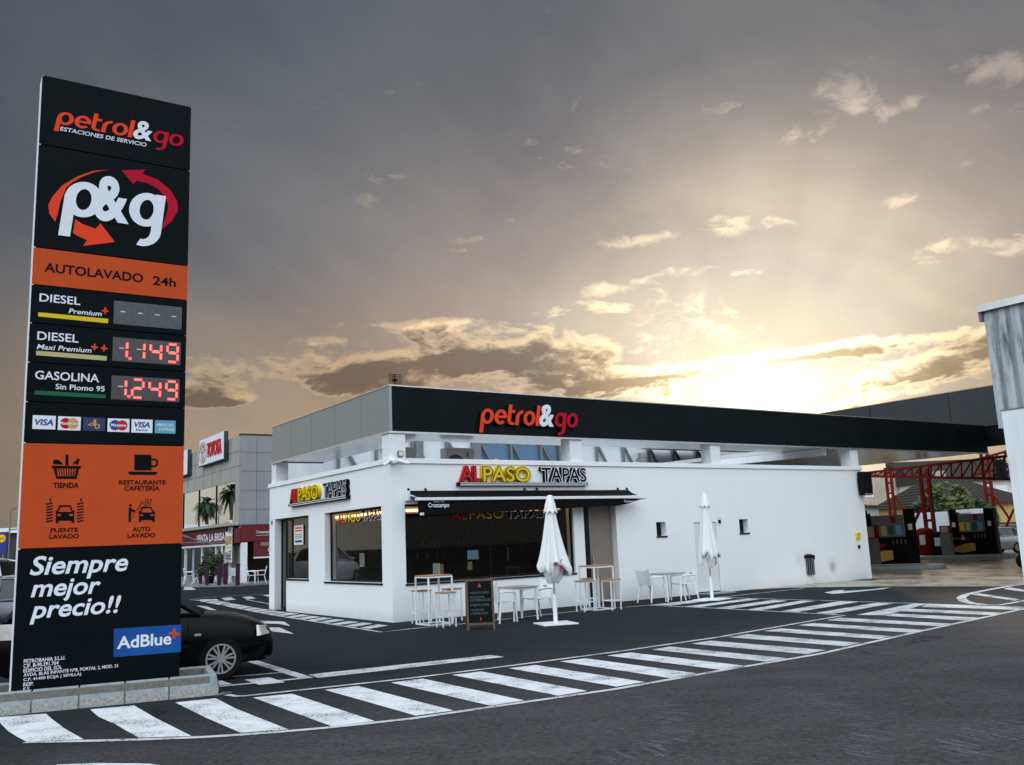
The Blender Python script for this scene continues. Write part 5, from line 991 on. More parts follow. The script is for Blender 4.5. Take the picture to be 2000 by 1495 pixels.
# ---- closed parasols
def parasol(label, loc, rz, seed, H, squash):
    random.seed(seed); t = thing('closed_parasol', label, 'parasol', loc, rz, 'closed white parasols')
    mb = MB(); mb.box(-.38, .38, -.38, .38, .004, .03); mb.build('base_plate', 'white', t, bevel=.004)
    MB().cyl((0, 0, .03), (0, 0, .62), .045, n=16).build('socket', 'white', t, True); MB().cyl((0, 0, .62), (0, 0, H-.05), .024, n=12).build('pole', 'alu', t, True)
    ph = [random.uniform(-.3, .3) for _ in range(9)]; zb = .86
    prof = [(.015, H), (.06, H-.02), (.115, H-.20), (.15, H-.37)]
    def mod(r, z, a, j): k = j/3; return r*(1+.07*k*math.cos(8*a)), z-.025*k*math.cos(8*a+.3)
    MB().lathe(prof, 64, mod=mod).build('top_vent', 'fabric', t, True)
    NP = 16; pr = []
    for j in range(NP+1):
        f = j/NP; pr.append(((.095+squash*min(f, .9)**1.15*1.12)*(1-.14*max(0, (f-.86)/.14)**2), H-.30-(H-.30-zb)*f))
    def mod2(r, z, a, j):
        f = j/NP; fold = math.cos(8*a+.8*math.sin(3*a+ph[1])+f*ph[2]*3); pl = abs(fold)**.6*(1 if fold > 0 else -1)
        rr = r*(1+(.08+.10*f)*pl+.12*f*math.cos(a+ph[3]*3)+.10*f*math.cos(2*a+ph[4]*4))
        zz = z+.22*f**4-f**4*(.05*math.cos(8*a+ph[5]*5)+.09*math.cos(3*a+ph[7]*6)+.10*math.cos(a-.9+ph[6]))-.02*f*math.sin(5*a)
        return rr, zz
    mb = MB(); mb.lathe(pr, 128, mod=mod2); mb.f.pop(); mb.m.pop(); mb.f.pop(); mb.m.pop(); mb.build('canopy', 'fabric', t, True)
    mb = MB()
    for i in range(64):
        a = 2*math.pi*i/64
    mb.lathe([(.06, H-.5), (.08, 1.7), (squash*.72, 1.32), (squash*.86, 1.16), (squash*.72, 1.0), (squash*.45, zb+.04), (.035, zb)], 72, mod=lambda r, z, a, j: (r*(1+.16*math.cos(7*a+.5*j)+.1*math.cos(3*a+ph[8]*5)), z-(.07*math.cos(2*a+ph[2]*6) if 2 < j < 6 else 0))); mb.build('inner_fold', 'fabric', t, True)
    mb = MB(); cr, sr = 0, 0
    for k, (s_, a, z) in enumerate((('C', -1.15, 1.3), ('o', -1.35, 1.16), ('c', -.95, 1.14))):
        r = mod2(*pr[NP-4], a % 6.283, NP-4)[0]*1.02+.015; c_, s2 = math.cos(a), math.sin(a)
        F = lambda u, w, cc: Vector((c_*(r+cc)-s2*u, s2*(r+cc)+c_*u, z+w)); mb.text(s_, F, (-.04, -.045, .04, .045), .004, bold=.02)
    mb.build('logo_print', 'red', t)
parasol('closed white parasol on a white plate in front of the awning', gp(1085.5, 1219.5), .3, 3, 2.72, .235)
parasol('closed white parasol standing before the plain white door', gp(1391, 1172), .9, 11, 2.86, .19)
random.seed(5)
# ---- litter bin
t = thing('litter_bin', 'black slatted litter bin on two posts against the white wall', 'bin', gp(1583, 1141), YAW)
for s in (-1, 1): MB().tube([(s*.2, 0, 0), (s*.2, 0, .9)], .02, 8).build('post', 'strut', t, True); MB().box(s*.2-.07, s*.2+.07, -.05, .05, .001, .012).build('foot_plate', 'strut', t)
MB().lathe([(.13, .3), (.155, .32), (.165, .8)], 20).build('bucket', 'blackplastic', t, True)
mb = MB()
for k in range(9): a = math.pi*(1+k/8); mb.box(-.012, .012, -.006, .006, .3, .8, T=Matrix.Translation((.172*math.cos(a), .172*math.sin(a), 0)) @ rotz(a+1.57))
mb.build('slats', 'strut', t); mb = MB(); mb.lathe([(.2, .84), (.23, .87), (.22, .92), (.1, .96), (.01, .97)], 24); mb.cyl((.2, 0, .88), (.28, -.04, .80), .05, .03); mb.build('lid', 'blackplastic', t, True)

# ================================================================== PRICE TOTEM
S_ = 1.28
TYAW = .5815; TA = Vector((math.cos(TYAW), math.sin(TYAW), 0)); TN = Vector((-TA.y, TA.x, 0))
T0 = CO+S_*(Vector((-4.7595, 8.805, 0))-CO); TB = Vector((T0.x, T0.y, 0)); TW = 1.5075*S_
def tt(x, y): p = hit(x, y, TB, TN)-TB; return p.dot(TA), p.z
FT = lambda a, b, c: Vector((a, -c, b))
zz = [CAMH+S_*(z-CAMH) for z in (6.7467, 5.9814, 4.8767, 4.4862, 4.0913, 3.6935, 3.2988, 2.8937, 1.8746)]+[.0]
t = thing('price_totem', 'tall black and orange petrol&go price totem at the left', 'totem', TB, TYAW); TOT = t
dp = .26
mb = MB(); mb.box(.02, TW-.02, .03, dp-.02, 0, zz[0]-.02); mb.build('core', 'darkmetal', t)
MB().box(0.0, .022, .004, dp, 0, zz[0]).build('edge_profile', 'sign_white', t); MB().box(TW-.022, TW, .004, dp, 0, zz[0]).build('edge_profile', M('red_edge', (.45, .04, .03), .4), t); MB().box(.023, TW-.023, .004, dp, zz[0]-.02, zz[0]).build('top_cap', 'black', t)
PN = [('black', 'logo_panel'), ('black', 'emblem_panel'), ('orange', 'car_wash_panel'), ('black', 'price_panel'), ('black', 'price_panel'), ('black', 'price_panel'), ('black', 'card_panel'), ('orange', 'services_panel'), ('black', 'base_panel')]
pan = []
for i, (mt, nm) in enumerate(PN): pan.append(MB().box(0.0, TW, 0., .03, zz[i+1]+.006, zz[i]-.006).build(nm, mt, t, bevel=.003))
Z1 = lambda x, y: tt(20+x*.25418, 130+y*.25418); Z2 = lambda x, y: tt(20+x*.2676, 470+y*.2676); Z3 = lambda x, y: tt(20+x*.19, 850+y*.19); Z4 = lambda x, y: tt(x*.28, 1060+y*.28)
def ttext(par, nm, items, mats, Zf, c=.004):
    mb = MB()
    for it_ in items:
        s_, bl, tr_, mi = it_[:4]; kw = it_[4] if len(it_) > 4 else {}
        kw = dict(kw); hz = kw.pop('hz', 0); bot = kw.pop('bot', None); top = kw.pop('top', None)
        a0, b0 = Zf(*bl); a1, b1 = Zf(*tr_)
        if hz: b1 = Zf(bl[0], bl[1]-hz)[1]
        if bot: b0 = Zf(*bot)[1]
        if top: b1 = Zf(*top)[1]
        mb.text(s_, FT, (a0, b0, a1, b1), c, mi, **kw)
    return mb.build(nm, mats, par)
def tpoly(mb, Zf, pts, c=.004, mi=0): mb.prism([Zf(*p) for p in pts], FT, c, c, mi)
# logo
a0, b0 = Z1(348, 440); a1, _ = Z1(1322, 545); _, bt_ = Z1(520, 372); _, bb_ = Z1(520, 472)
mb = MB(); logo(mb, 'petrol&go', FT, a0, a1, bb_, (bt_-bb_), .003, .004, [0]*6+[1]+[2]*2, .27); mb.build('logo_letters', ['ored', 'sign_white', 'crimson'], pan[0])
ttext(pan[0], 'subtitle', [('ESTACIONES DE SERVICIO', (382, 494), (1048, 572), 0, dict(bold=.012, shear=.15, hz=32))], 'sign_white', Z1)
# emblem
mb = MB(); tpoly(mb, Z1, [(755, 795), (640, 803), (520, 845), (400, 915), (325, 1000), (292, 1065), (300, 1130), (345, 1195), (365, 1130), (385, 1040), (430, 935), (480, 890), (560, 845), (660, 810)]); tpoly(mb, Z1, [(475, 1160), (560, 1215), (655, 1248), (693, 1207), (803, 1350), (560, 1380), (590, 1335), (520, 1305), (420, 1245), (455, 1215)])
tpoly(mb, Z1, [(855, 800), (1040, 793), (1015, 828), (1130, 870), (1230, 950), (1285, 1040), (1288, 1110), (1240, 1190), (1155, 1262), (1190, 1170), (1215, 1080), (1195, 1010), (1140, 945), (1060, 900), (970, 880), (945, 905)], .004, 1); mb.build('arrow_ellipse', ['ored', 'crimson'], pan[1])
def emb(mb, w_, c, mi, grow):
    for chr_, bl, tr_ in (('p', (392, 1165), (700, 890)), ('g', (893, 1250), (1168, 968))):
        A0_, B0_ = Z1(*bl); A1_, B1_ = Z1(*tr_); B0_ = Z1(bl[0], bl[1])[1]; h = Z1((bl[0]+tr_[0])/2, tr_[1])[1]-Z1((bl[0]+tr_[0])/2, bl[1])[1]
        if chr_ == 'p': b0_ = Z1(560, 1163)[1]; h_ = Z1(560, 888)[1]-b0_
        else: b0_ = Z1(1000, 1228)[1]; h_ = Z1(1000, 966)[1]-b0_
        logo(mb, chr_, FT, A0_, A1_, b0_, h_, c, c+.0002, [mi], w_, .10)
    A0_ = Z1(640, 1100)[0]; A1_ = Z1(912, 1100)[0]; B0_ = Z1(740, 1196)[1]; B1_ = Z1(830, 858)[1]; mb.text('&', FT, (A0_, B0_, A1_, B1_), c+.003, mi, bold=.036, out=grow)
mb = MB(); emb(mb, .36, .006, 0, .02); mb.build('emblem_outline', 'black', pan[1]); mb = MB(); emb(mb, .30, .012, 0, 0.); mb.build('emblem_letters', 'sign_white', pan[1])
ttext(pan[2], 'lettering', [('AUTOLAVADO', (248, 228), (970, 240), 0, dict(bold=.018, hz=68)), ('24h', (1040, 322), (1210, 268), 0, dict(bold=.018, hz=64))], 'ink', Z2)
# prices
def plus(mb, Zf, x, y, s, mi=0, c=.004): tpoly(mb, Zf, [(x-s, y-s*.28), (x-s*.28, y-s*.22), (x-s*.22, y-s), (x+s*.3, y-s), (x+s*.28, y-s*.2), (x+s, y-s*.12), (x+s, y+s*.42), (x+s*.28, y+s*.32), (x+s*.22, y+s), (x-s*.3, y+s), (x-s*.28, y+s*.3), (x-s, y+s*.25)], c, mi)
SEG = dict(a=((.12, 1), (.88, 1)), b=((1, .9), (1, .56)), c=((1, .44), (1, .1)), d=((.12, 0), (.88, 0)), e=((0, .44), (0, .1)), f=((0, .9), (0, .56)), g=((.12, .5), (.88, .5)))
DIG = {'1': 'bc', '4': 'fgbc', '9': 'abcdfg', '2': 'abged'}
def display(par, quad, number, off):
    P4 = [Z2(*q) for q in quad]; A0_ = (P4[0][0]+P4[3][0])/2; A1_ = (P4[1][0]+P4[2][0])/2; B1_ = (P4[0][1]+P4[1][1])/2; B0_ = (P4[2][1]+P4[3][1])/2
    dis = MB().prism([(A0_, B0_), (A1_, B0_), (A1_, B1_), (A0_, B1_)], FT, .001, .004).build('display', 'led_off' if off else 'led_bg', par)
    w = (A1_-A0_)/4; h = B1_-B0_; cells = MB()
    for k in range(4):
        lit = MB(); core = MB()
        x0 = A0_+w*k+w*.2; dw = w*.62; y0 = B0_+h*.12; dh = h*.76
        cells.prism([(A0_+w*k+.01, B0_+.01), (A0_+w*(k+1)-.012, B0_+.01), (A0_+w*(k+1)-.012, B1_-.01), (A0_+w*k+.01, B1_-.01)], FT, .0045, .0045, 0)
        cells.prism([(x0+dw*.3, y0+dh*.55), (x0+dw*.75, y0+dh*.55), (x0+dw*.75, y0+dh*.6), (x0+dw*.3, y0+dh*.6)], FT, .0052, .0052, 1)
        for s_ in SEG.values():
            pp = [(x0+dw*(a+.02*(b-.5)), y0+dh*b) for a, b in s_]; cells.stroke(pp, .012, FT, .005, .005, 2)
        if number:
            for s_ in DIG[number[k]]:
                pp = [(x0+dw*(a+.02*(b-.5)), y0+dh*b) for a, b in SEG[s_]]; lit.stroke(pp, .031, FT, .0056, .0056)
                for q in range(5): f0 = .1+.17*q; p0 = Vector(pp[0]).lerp(Vector(pp[1]), f0); p1_ = Vector(pp[0]).lerp(Vector(pp[1]), f0+.1); core.stroke([p0, p1_], .013, FT, .006, .006)
            if k == 0: lit.prism([(x0+dw*1.18, y0-.01), (x0+dw*1.18+.035, y0-.01), (x0+dw*1.18+.035, y0+.025), (x0+dw*1.18, y0+.025)], FT, .0056, .0056)
        if number: lit.build('lit_digit', 'led', dis); core.build('lit_dots', 'led_core', dis)
    cells.build('digit_cell', ['led_off' if off else 'led_bg', 'paper', 'led_seg' if off else 'led_off'], dis)
B_ = dict(bold=.012); I_ = dict(bold=.012, shear=.2)
ttext(pan[3], 'lettering', [('DIESEL', (212, 445), (513, 407), 0, dict(B_, hz=60)), ('Premium', (425, 532), (670, 508), 0, dict(I_, hz=36))], 'sign_white', Z2); mb = MB(); plus(mb, Z2, 692, 514, 24); mb.build('plus_mark', 'ored', pan[3]); mb = MB(); tpoly(mb, Z2, [(205, 525), (715, 573), (713, 605), (203, 555)]); mb.build('grade_bar', 'yellow', pan[3])
ttext(pan[4], 'lettering', [('DIESEL', (196, 725), (500, 685), 0, dict(B_, hz=62)), ('Maxi Premium', (193, 793), (595, 766), 0, dict(I_, hz=37))], 'sign_white', Z2); mb = MB(); plus(mb, Z2, 615, 778, 24); plus(mb, Z2, 684, 786, 24); mb.build('plus_mark', 'ored', pan[4]); mb = MB(); tpoly(mb, Z2, [(190, 805), (705, 845), (703, 878), (188, 838)]); mb.build('grade_bar', 'sand', pan[4])
ttext(pan[5], 'lettering', [('GASOLINA', (180, 1012), (650, 975), 0, dict(B_, hz=63)), ('Sin Plomo 95', (330, 1086), (690, 1067), 0, dict(B_, hz=40))], 'sign_white', Z2); mb = MB(); tpoly(mb, Z2, [(178, 1095), (697, 1125), (695, 1153), (176, 1125)]); mb.build('grade_bar', 'green', pan[5])
display(pan[3], ((757, 438), (1253, 490), (1249, 655), (753, 605)), '', True); display(pan[4], ((748, 705), (1245, 745), (1240, 912), (745, 878)), '1149', False); display(pan[5], ((740, 982), (1238, 1017), (1233, 1185), (735, 1155)), '1249', False)
# payment cards
def card(x0, x1, yt, yb, bg, fn):
    q = [Z2(x0, yt), Z2(x1, yt+8), Z2(x1, yb+4), Z2(x0, yb)]; a0, a1, b0, b1 = q[0][0], q[1][0], (q[3][1]+q[2][1])/2, (q[0][1]+q[1][1])/2
    o = MB().prism([(a0, b0), (a1, b0), (a1, b1), (a0, b1)], FT, .001, .004).build('payment_card', [bg], pan[6], bevel=.0)
    mb = MB(); mats = fn(mb, lambda u, v, c: FT(a0+(a1-a0)*u, b0+(b1-b0)*v, c)); mb.build('card_mark', mats, o)
def circ(mb, F, cx, cy, r, c, mi, asp=1.55): mb.prism([(cx+r*math.cos(.2618*i), cy+r*asp*math.sin(.2618*i)) for i in range(24)], F, c, c, mi)
def c_visa(mb, F): mb.text('VISA', F, (.1, .28, .9, .74), .006, 0, bold=.03, shear=.2); return ['signblue']
def c_mc(mb, F): circ(mb, F, .34, .5, .25, .005, 0); circ(mb, F, .66, .5, .25, .0055, 1); mb.text('MasterCard', F, (.1, .4, .9, .62), .006, 2, bold=.02); return ['crimson', 'gold', 'sign_white']
def c_46(mb, F): mb.stroke([(.22, .42), (.5, .42), (.5, .85)], .05, F, .005, .005, 0); mb.stroke([(.25, .45), (.45, .62)], .05, F, .0052, .0052, 0); mb.stroke([(.56, .85), (.56, .2)], .05, F, .0054, .0054, 0); mb.stroke([(.56, .22)]+arc(.62, .35, .12, .16, -90, 90, 8)+[(.56, .5)], .06, F, .0056, .0056, 0); return ['gold']
def c_ma(mb, F): circ(mb, F, .34, .5, .25, .005, 0); circ(mb, F, .66, .5, .25, .0055, 1); mb.text('Maestro', F, (.16, .4, .84, .62), .006, 2, bold=.02); return ['signblue', 'red', 'sign_white']
def c_ve(mb, F): mb.text('VISA', F, (.12, .4, .88, .82), .006, 0, bold=.03, shear=.2); mb.text('Electron', F, (.22, .14, .78, .3), .006, 0, bold=.02); return ['signblue']
def c_ae(mb, F): mb.text('AMERICAN', F, (.06, .54, .9, .76), .006, 0, bold=.005); mb.text('EXPRESS', F, (.2, .2, .95, .42), .006, 0, bold=.005); return ['sign_white']
for a in ((165, 333, 1274, 1376, 'sign_white', c_visa), (350, 516, 1282, 1384, 'sign_white', c_mc), (533, 694, 1289, 1388, 'navy', c_46), (712, 871, 1297, 1396, 'sign_white', c_ma), (886, 1039, 1303, 1402, 'sign_white', c_ve), (1056, 1207, 1310, 1407, 'cyan', c_ae)): card(*a)
# services panel
W_ = dict(bold=.022)
ttext(pan[7], 'lettering', [('TIENDA', (440, 545), (706, 490), 0, W_), ('RESTAURANTE', (1117, 510), (1598, 464), 0, W_), ('CAFETERÍA', (1172, 572), (1535, 512), 0, W_), ('PUENTE', (412, 1003), (698, 952), 0, W_), ('LAVADO', (400, 1070), (708, 1014), 0, W_), ('AUTO', (1255, 993), (1440, 942), 0, W_), ('LAVADO', (1205, 1058), (1490, 1004), 0, W_)], 'ink', Z3)
mb = MB(); tp = lambda pts, c=.004, mi=0: tpoly(mb, Z3, pts, c, mi)
tp([(430, 315), (726, 320), (724, 345), (428, 343)]); tp([(445, 343), (710, 345), (680, 452), (474, 450)], .0036)
for k in range(8): x = 478+26*k; tp([(x, 346), (x+14, 346), (x+13-(k-4)*1.2+6*(4-k)*.3, 424), (x+3+6*(4-k)*.3, 424)], .0044, 1)
tp([(568, 202), (598, 204), (598, 310), (566, 308)], .0046); tp([(442, 300), (440, 270), (455, 252), (490, 255), (520, 275), (545, 304)], .0042); tp([(640, 305), (650, 285), (680, 260), (690, 243), (714, 246), (708, 270), (700, 290), (695, 310), (680, 300), (660, 290), (650, 307)], .0042)
mb.build('pictogram', ['ink', 'orange'], pan[7]); mb = MB(); tp([(1277, 202), (1450, 204), (1450, 362), (1275, 362)], .0042); mb.stroke([Z3(1450, 250), Z3(1490, 252), Z3(1510, 270), Z3(1512, 295), Z3(1500, 315), Z3(1480, 322), Z3(1450, 322)], .022, FT, .0045, .0045); tp([(1207, 376), (1516, 379), (1495, 409), (1225, 408)])
def caricon(x, y, s):
    L_ = lambda pts: [(x+a*s, y+b*s) for a, b in pts]
    mb.stroke([Z3(*p) for p in L_([(-78, -15), (-52, -78), (52, -78), (78, -15)])], .018, FT, .0043, .0043)
    tp(L_([(-98, -15), (-100, -30), (-82, -30), (-80, -18), (80, -18), (82, -30), (100, -30), (98, -15), (93, 0), (95, 95), (68, 95), (66, 72), (-66, 72), (-68, 95), (-95, 95), (-93, 0)]), .0046)
    for q in (-1, 1): tp(L_([(q*44, 5), (q*80, 5), (q*80, 24), (q*44, 24)]), .005, 1)
mb.build('pictogram', ['ink', 'orange'], pan[7]); mb = MB(); caricon(563, 808, 1)
for x0 in (375, 692):
    for k in range(7): y = 705+30*k; tp([(x0-6, y), (x0+62, y-14), (x0+62, y-2), (x0-6, y+14)], .0044)
    tp([(x0+28, 652), (x0+44, 652), (x0+44, 684), (x0+28, 684)])
mb.build('pictogram', ['ink', 'orange'], pan[7]); mb = MB(); caricon(1403, 812, .86); tp([(1215, 895), (1218, 760), (1228, 742), (1240, 745), (1250, 762), (1284, 775), (1282, 795), (1250, 788), (1242, 790), (1238, 895)], .0042); tp([(1236+14*math.cos(.5236*i), 723+14*math.sin(.5236*i)) for i in range(12)]); mb.stroke([Z3(1280, 782), Z3(1345, 740)], .008, FT, .0042, .0042); mb.stroke([Z3(1278, 795), Z3(1262, 850), Z3(1245, 865)], .006, FT, .0046, .0046)
for x, y, r in ((1356, 697, 14), (1404, 676, 18), (1432, 706, 14), (1392, 718, 12)): mb.stroke([Z3(x+r*math.cos(.314*i), y+r*math.sin(.314*i)) for i in range(20)], .007, FT, .0042, .0042, 0, True)
for x, y in ((1447, 671), (1330, 724)): tp([(x+9*math.cos(.6283*i), y+9*math.sin(.6283*i)) for i in range(10)])
mb.build('pictogram', ['ink', 'orange'], pan[7])
# base panel
S2 = dict(bold=.02, shear=.22)
ttext(pan[8], 'slogan', [('Siempre', (205, 254), (895, 86), 0, dict(S2, bot=(640, 250), top=(250, 95))), ('mejor', (212, 408), (705, 246), 0, dict(S2, bot=(470, 408), top=(510, 250))), ('precio!!', (205, 574), (845, 366), 0, dict(S2, bot=(225, 572), top=(820, 368)))], 'sign_white', Z4)
ttext(pan[8], 'address', [(s_, bl, tr_, 0, dict(bold=.012, hz=27)) for s_, bl, tr_ in (('PETROBAHIA S.L.U.', (165, 843), (455, 804)), ('CIF. B-90.391.764', (163, 875), (408, 838)), ('EDIFICIO DEL SOL', (163, 908), (432, 866)), ('AVDA. BLAS INFANTE Nº8, PORTAL 2, MOD. 21', (163, 940), (822, 864)), ('C.P. 41400 ECIJA ( SEVILLA)', (162, 974), (566, 916)), ('REIP.', (162, 1005), (235, 978)), ('E.S.', (162, 1038), (213, 1015)))], 'sign_white', Z4)
mb = MB(); tpoly(mb, Z4, [(793, 602), (1265, 572), (1260, 763), (792, 800)], .003); ad = mb.build('additive_patch', 'blue', pan[8])
ttext(ad, 'lettering', [('AdBlue', (815, 745), (1195, 650), 0, dict(bold=.022, hz=88))], 'sign_white', Z4, .006); mb = MB(); plus(mb, Z4, 1214, 634, 36, 0, .006); mb.build('plus_mark', 'orange', ad)
# ---- kerb box round its foot
KY = .40; K1 = gp(427, 1357.5); t = thing('planter_kerb', 'rectangular kerb of grey concrete blocks round the foot of the totem', 'kerb', K1, KY)
DEP = 1.06; Lk = 3.8
def kblock(x0, x1, y0, y1, ax):
    h = .255; s = .03; b_ = MB()
    if ax == 'x': q = [(x0, y0, 0), (x1, y0, 0), (x1, y1, 0), (x0, y1, 0), (x0, y0, .1), (x1, y0, .1), (x1, y1, .1), (x0, y1, .1), (x0, y0+s, h), (x1, y0+s, h), (x1, y1, h), (x0, y1, h)]
    else: q = [(x0, y0, 0), (x1, y0, 0), (x1, y1, 0), (x0, y1, 0), (x0, y0, .1), (x1, y0, .1), (x1, y1, .1), (x0, y1, .1), (x0, y0, h), (x1-s, y0, h), (x1-s, y1, h), (x0, y1, h)]
    b_.add(q, [(0, 1, 5, 4), (1, 2, 6, 5), (2, 3, 7, 6), (3, 0, 4, 7)], 1); b_.add(q, [(4, 5, 9, 8), (5, 6, 10, 9), (6, 7, 11, 10), (7, 4, 8, 11), (8, 9, 10, 11)], 0)
    b_.build('kerb_block', ['kerb', 'kerb_rough'], t, bevel=.008)
x = -.09
while x > -Lk: kblock(x-.49, x, 0, .11, 'x'); kblock(x-.49, x, DEP-.11, DEP, 'x'); x -= .508
kblock(-.11, 0, .0, DEP*.48, 'y'); kblock(-.11, 0, DEP*.5, DEP, 'y')
mb = MB(); mb.box(-Lk, -.1, .01, .10, 0, .235); mb.box(-Lk, -.1, DEP-.1, DEP-.01, 0, .235); mb.build('mortar', 'mortar', t)
MB().box(-Lk, -.112, .112, DEP-.112, 0, .07).build('soil', 'soil', t)
mb = MB()
for k in range(9): a = random.uniform(-.3, .3); mb.add([(.0+.02*k-.02, -.06+.01*k, .002+.002*k), (.17, .02+.02*k, .004), (.05, .1, .02)], [(0, 1, 2)])
mb.build('mortar_spill', 'mortar', t)

# ================================================================== CARS
def make_car(label, pos, rz, paint, L=3.98, W=1.69, Hh=1.44, group=None, rimn=7, lamp='lampglass', estate=False, wb=2.46):
    """x forward from the front axle, y to the left, z up"""
    t = thing('parked_car', label, 'car', pos, rz, group)
    fo_ = .80; ro = L-fo_-wb; x1 = fo_; x0 = -(wb+ro)
    # lower body: stations (x, half width, z bottom, z shoulder, z top)
    st_ = [(x0, .62, .42, .70, .90), (x0+.06, .74, .30, .78, .98), (x0+.28, .81, .22, .84, 1.0), (x0+.7, .835, .20, .86, 1.0), (-wb+.5, W/2, .19, .87, .99), (-1.4, W/2, .19, .87, .97), (-.85, W/2, .19, .86, .955), (-.5, W/2, .19, .85, .945), (-.2, .84, .20, .83, .93), (.1, .835, .21, .80, .90), (.35, .81, .21, .755, .855), (.55, .76, .21, .70, .79), (.68, .68, .22, .63, .71), (.77, .55, .26, .56, .62), (x1, .36, .34, .50, .54)]
    def ring(x, w, zb, zs, zt, n=9):
        pts = [(x, -w*.82, zb), (x, -w*.96, zb+.06), (x, -w, zb+(zs-zb)*.45), (x, -w*.985, zs-.03), (x, -w*.93, zs+(zt-zs)*.45), (x, -w*.80, zt-.025), (x, -w*.5, zt)]
        return pts+[(px_, -py_, pz_) for px_, py_, pz_ in reversed(pts)]
    mb = MB(); rs = [ring(*s_) for s_ in st_]; n_ = len(rs[0]); vs_ = [p for r in rs for p in r]
    fs = [(i*n_+k, (i+1)*n_+k, (i+1)*n_+(k+1) % n_, i*n_+(k+1) % n_) for i in range(len(rs)-1) for k in range(n_)]+[tuple(range(n_)), tuple(range(len(vs_)-1, len(vs_)-1-n_, -1))]
    mb.add(vs_, fs); body = mb.build('body', paint, t, True)
    for cx in (0, -wb):
        cm = MB().cyl((cx, -1.2, .30), (cx, 1.2, .30), .335, n=32).build('arch_cut', paint)
        md = body.modifiers.new('arch', 'BOOLEAN'); md.object = cm; md.operation = 'DIFFERENCE'; md.solver = 'EXACT'
        dg = bpy.context.evaluated_depsgraph_get(); me = bpy.data.meshes.new_from_object(body.evaluated_get(dg)); body.modifiers.clear(); body.data = me; bpy.data.objects.remove(cm)
    for p in body.data.polygons: p.use_smooth = True
    bm = bmesh.new(); bm.from_mesh(body.data)
    for e in bm.edges:
        if len(e.link_faces) == 2: e.smooth = e.calc_face_angle(0) < .6
    bm.to_mesh(body.data); bm.free()
    # cabin
    xr = x0+.12; ws, wt = .74, .58
    cs = [(-.28, .72, .93, .925), (-.62, .70, .94, 1.13), (-1.08, .66, .95, 1.37), (-1.5, .645, .96, Hh), (-2.2, .64, .97, Hh), (xr+.55, .63, .98, Hh-.06), (xr+.22, .64, .985, Hh-.22 if not estate else Hh-.12), (xr, .66, .985, 1.0)]
    mb = MB(); vs_ = []; fs = []
    for x_, w, zb_, zt_ in cs:
        zt_ = max(zt_, zb_+.003); k_ = (zt_-zb_)/.48; wtop = w-.10*k_
        vs_ += [(x_, -w-.04, zb_-.03), (x_, -wtop, zt_-.03*k_), (x_, -wtop*.7, zt_+.005*k_), (x_, wtop*.7, zt_+.005*k_), (x_, wtop, zt_-.03*k_), (x_, w+.04, zb_-.03)]
    for i in range(len(cs)-1):
        for k in range(5): fs.append((i*6+k, (i+1)*6+k, (i+1)*6+k+1, i*6+k+1))
    mb.add(vs_, fs); mb.build('windows', 'glass_car', t, True)
    # roof skin and pillars
    mb = MB()
    for i in range(2, 5):
        mb.add([Vector(vs_[i*6+k])+Vector((0, 0, .006)) for k in (1, 2, 3, 4)]+[Vector(vs_[(i+1)*6+k])+Vector((0, 0, .006)) for k in (1, 2, 3, 4)], [(0, 4, 5, 1), (1, 5, 6, 2), (2, 6, 7, 3)])
    for s_ in (-1, 1):
        q = 0 if s_ < 0 else 5; r_ = 1 if s_ < 0 else 4
        for i, wd in ((2, .0), (4, .0)): pass
        path = [Vector(vs_[0*6+q]), Vector(vs_[1*6+r_]), Vector(vs_[2*6+r_]), Vector(vs_[3*6+r_]), Vector(vs_[4*6+r_]), Vector(vs_[5*6+r_]), Vector(vs_[6*6+r_]), Vector(vs_[7*6+q])]
        mb.tube(path, [.03, .032, .03, .028, .028, .035, .06, .07], 6)
        for i, rr in ((3, .03), (5, .09)):
            a_, b_ = Vector(vs_[i*6+q])+Vector((-.05, 0, 0)), Vector(vs_[i*6+r_]); mb.tube([a_, b_], rr, 6)
        mb.tube([Vector((-.3, s_*.75, .93)), Vector((-1.4, s_*.765, .955)), Vector((x0+.35, s_*.735, .985))], .022, 6)
    mb.build('roof', paint, t, True)
    MB().box(-2.55, -.75, -.60, .60, .45, .9).build('interior', 'blackplastic', t, bevel=.05)
    # wheels
    for cx in (0, -wb):
        for s_ in (-1, 1):
            w_ = MB(); y_ = s_*(W/2-.1)
            w_.lathe([(.195, -.04), (.2, -.1), (.28, -.105), (.298, -.07), (.30, 0), (.298, .07), (.28, .105), (.2, .1), (.195, .04)], 36, T=Matrix.Translation((cx, y_, .30)) @ Matrix.Rotation(math.pi/2, 4, 'X')); wo = w_.build('wheel', 'tyre', t, True)
            r_ = MB(); Fw = lambda a, b, c: Vector((cx+a, y_+s_*(.085+c), .30+b))
            r_.stroke(arc(0, 0, .195, .195, 0, 350, 36), .022, Fw, -.06, .018, 0, True)
            for k in range(rimn):
                a_ = 2*math.pi*k/rimn+.2
                for dl in (-.12, .12): r_.stroke([(.055*math.cos(a_+dl*1.2), .055*math.sin(a_+dl*1.2)), (.19*math.cos(a_+dl*1.4), .19*math.sin(a_+dl*1.4))], .026, Fw, -.03, .008)
            r_.prism([(.06*math.cos(.2618*i), .06*math.sin(.2618*i)) for i in range(24)], Fw, -.03, .014); r_.build('rim', 'rim', wo)
            MB().cyl(Fw(0, 0, -.10), Fw(0, 0, -.035), .19, n=28).build('brake_disc', 'darkmetal', wo)
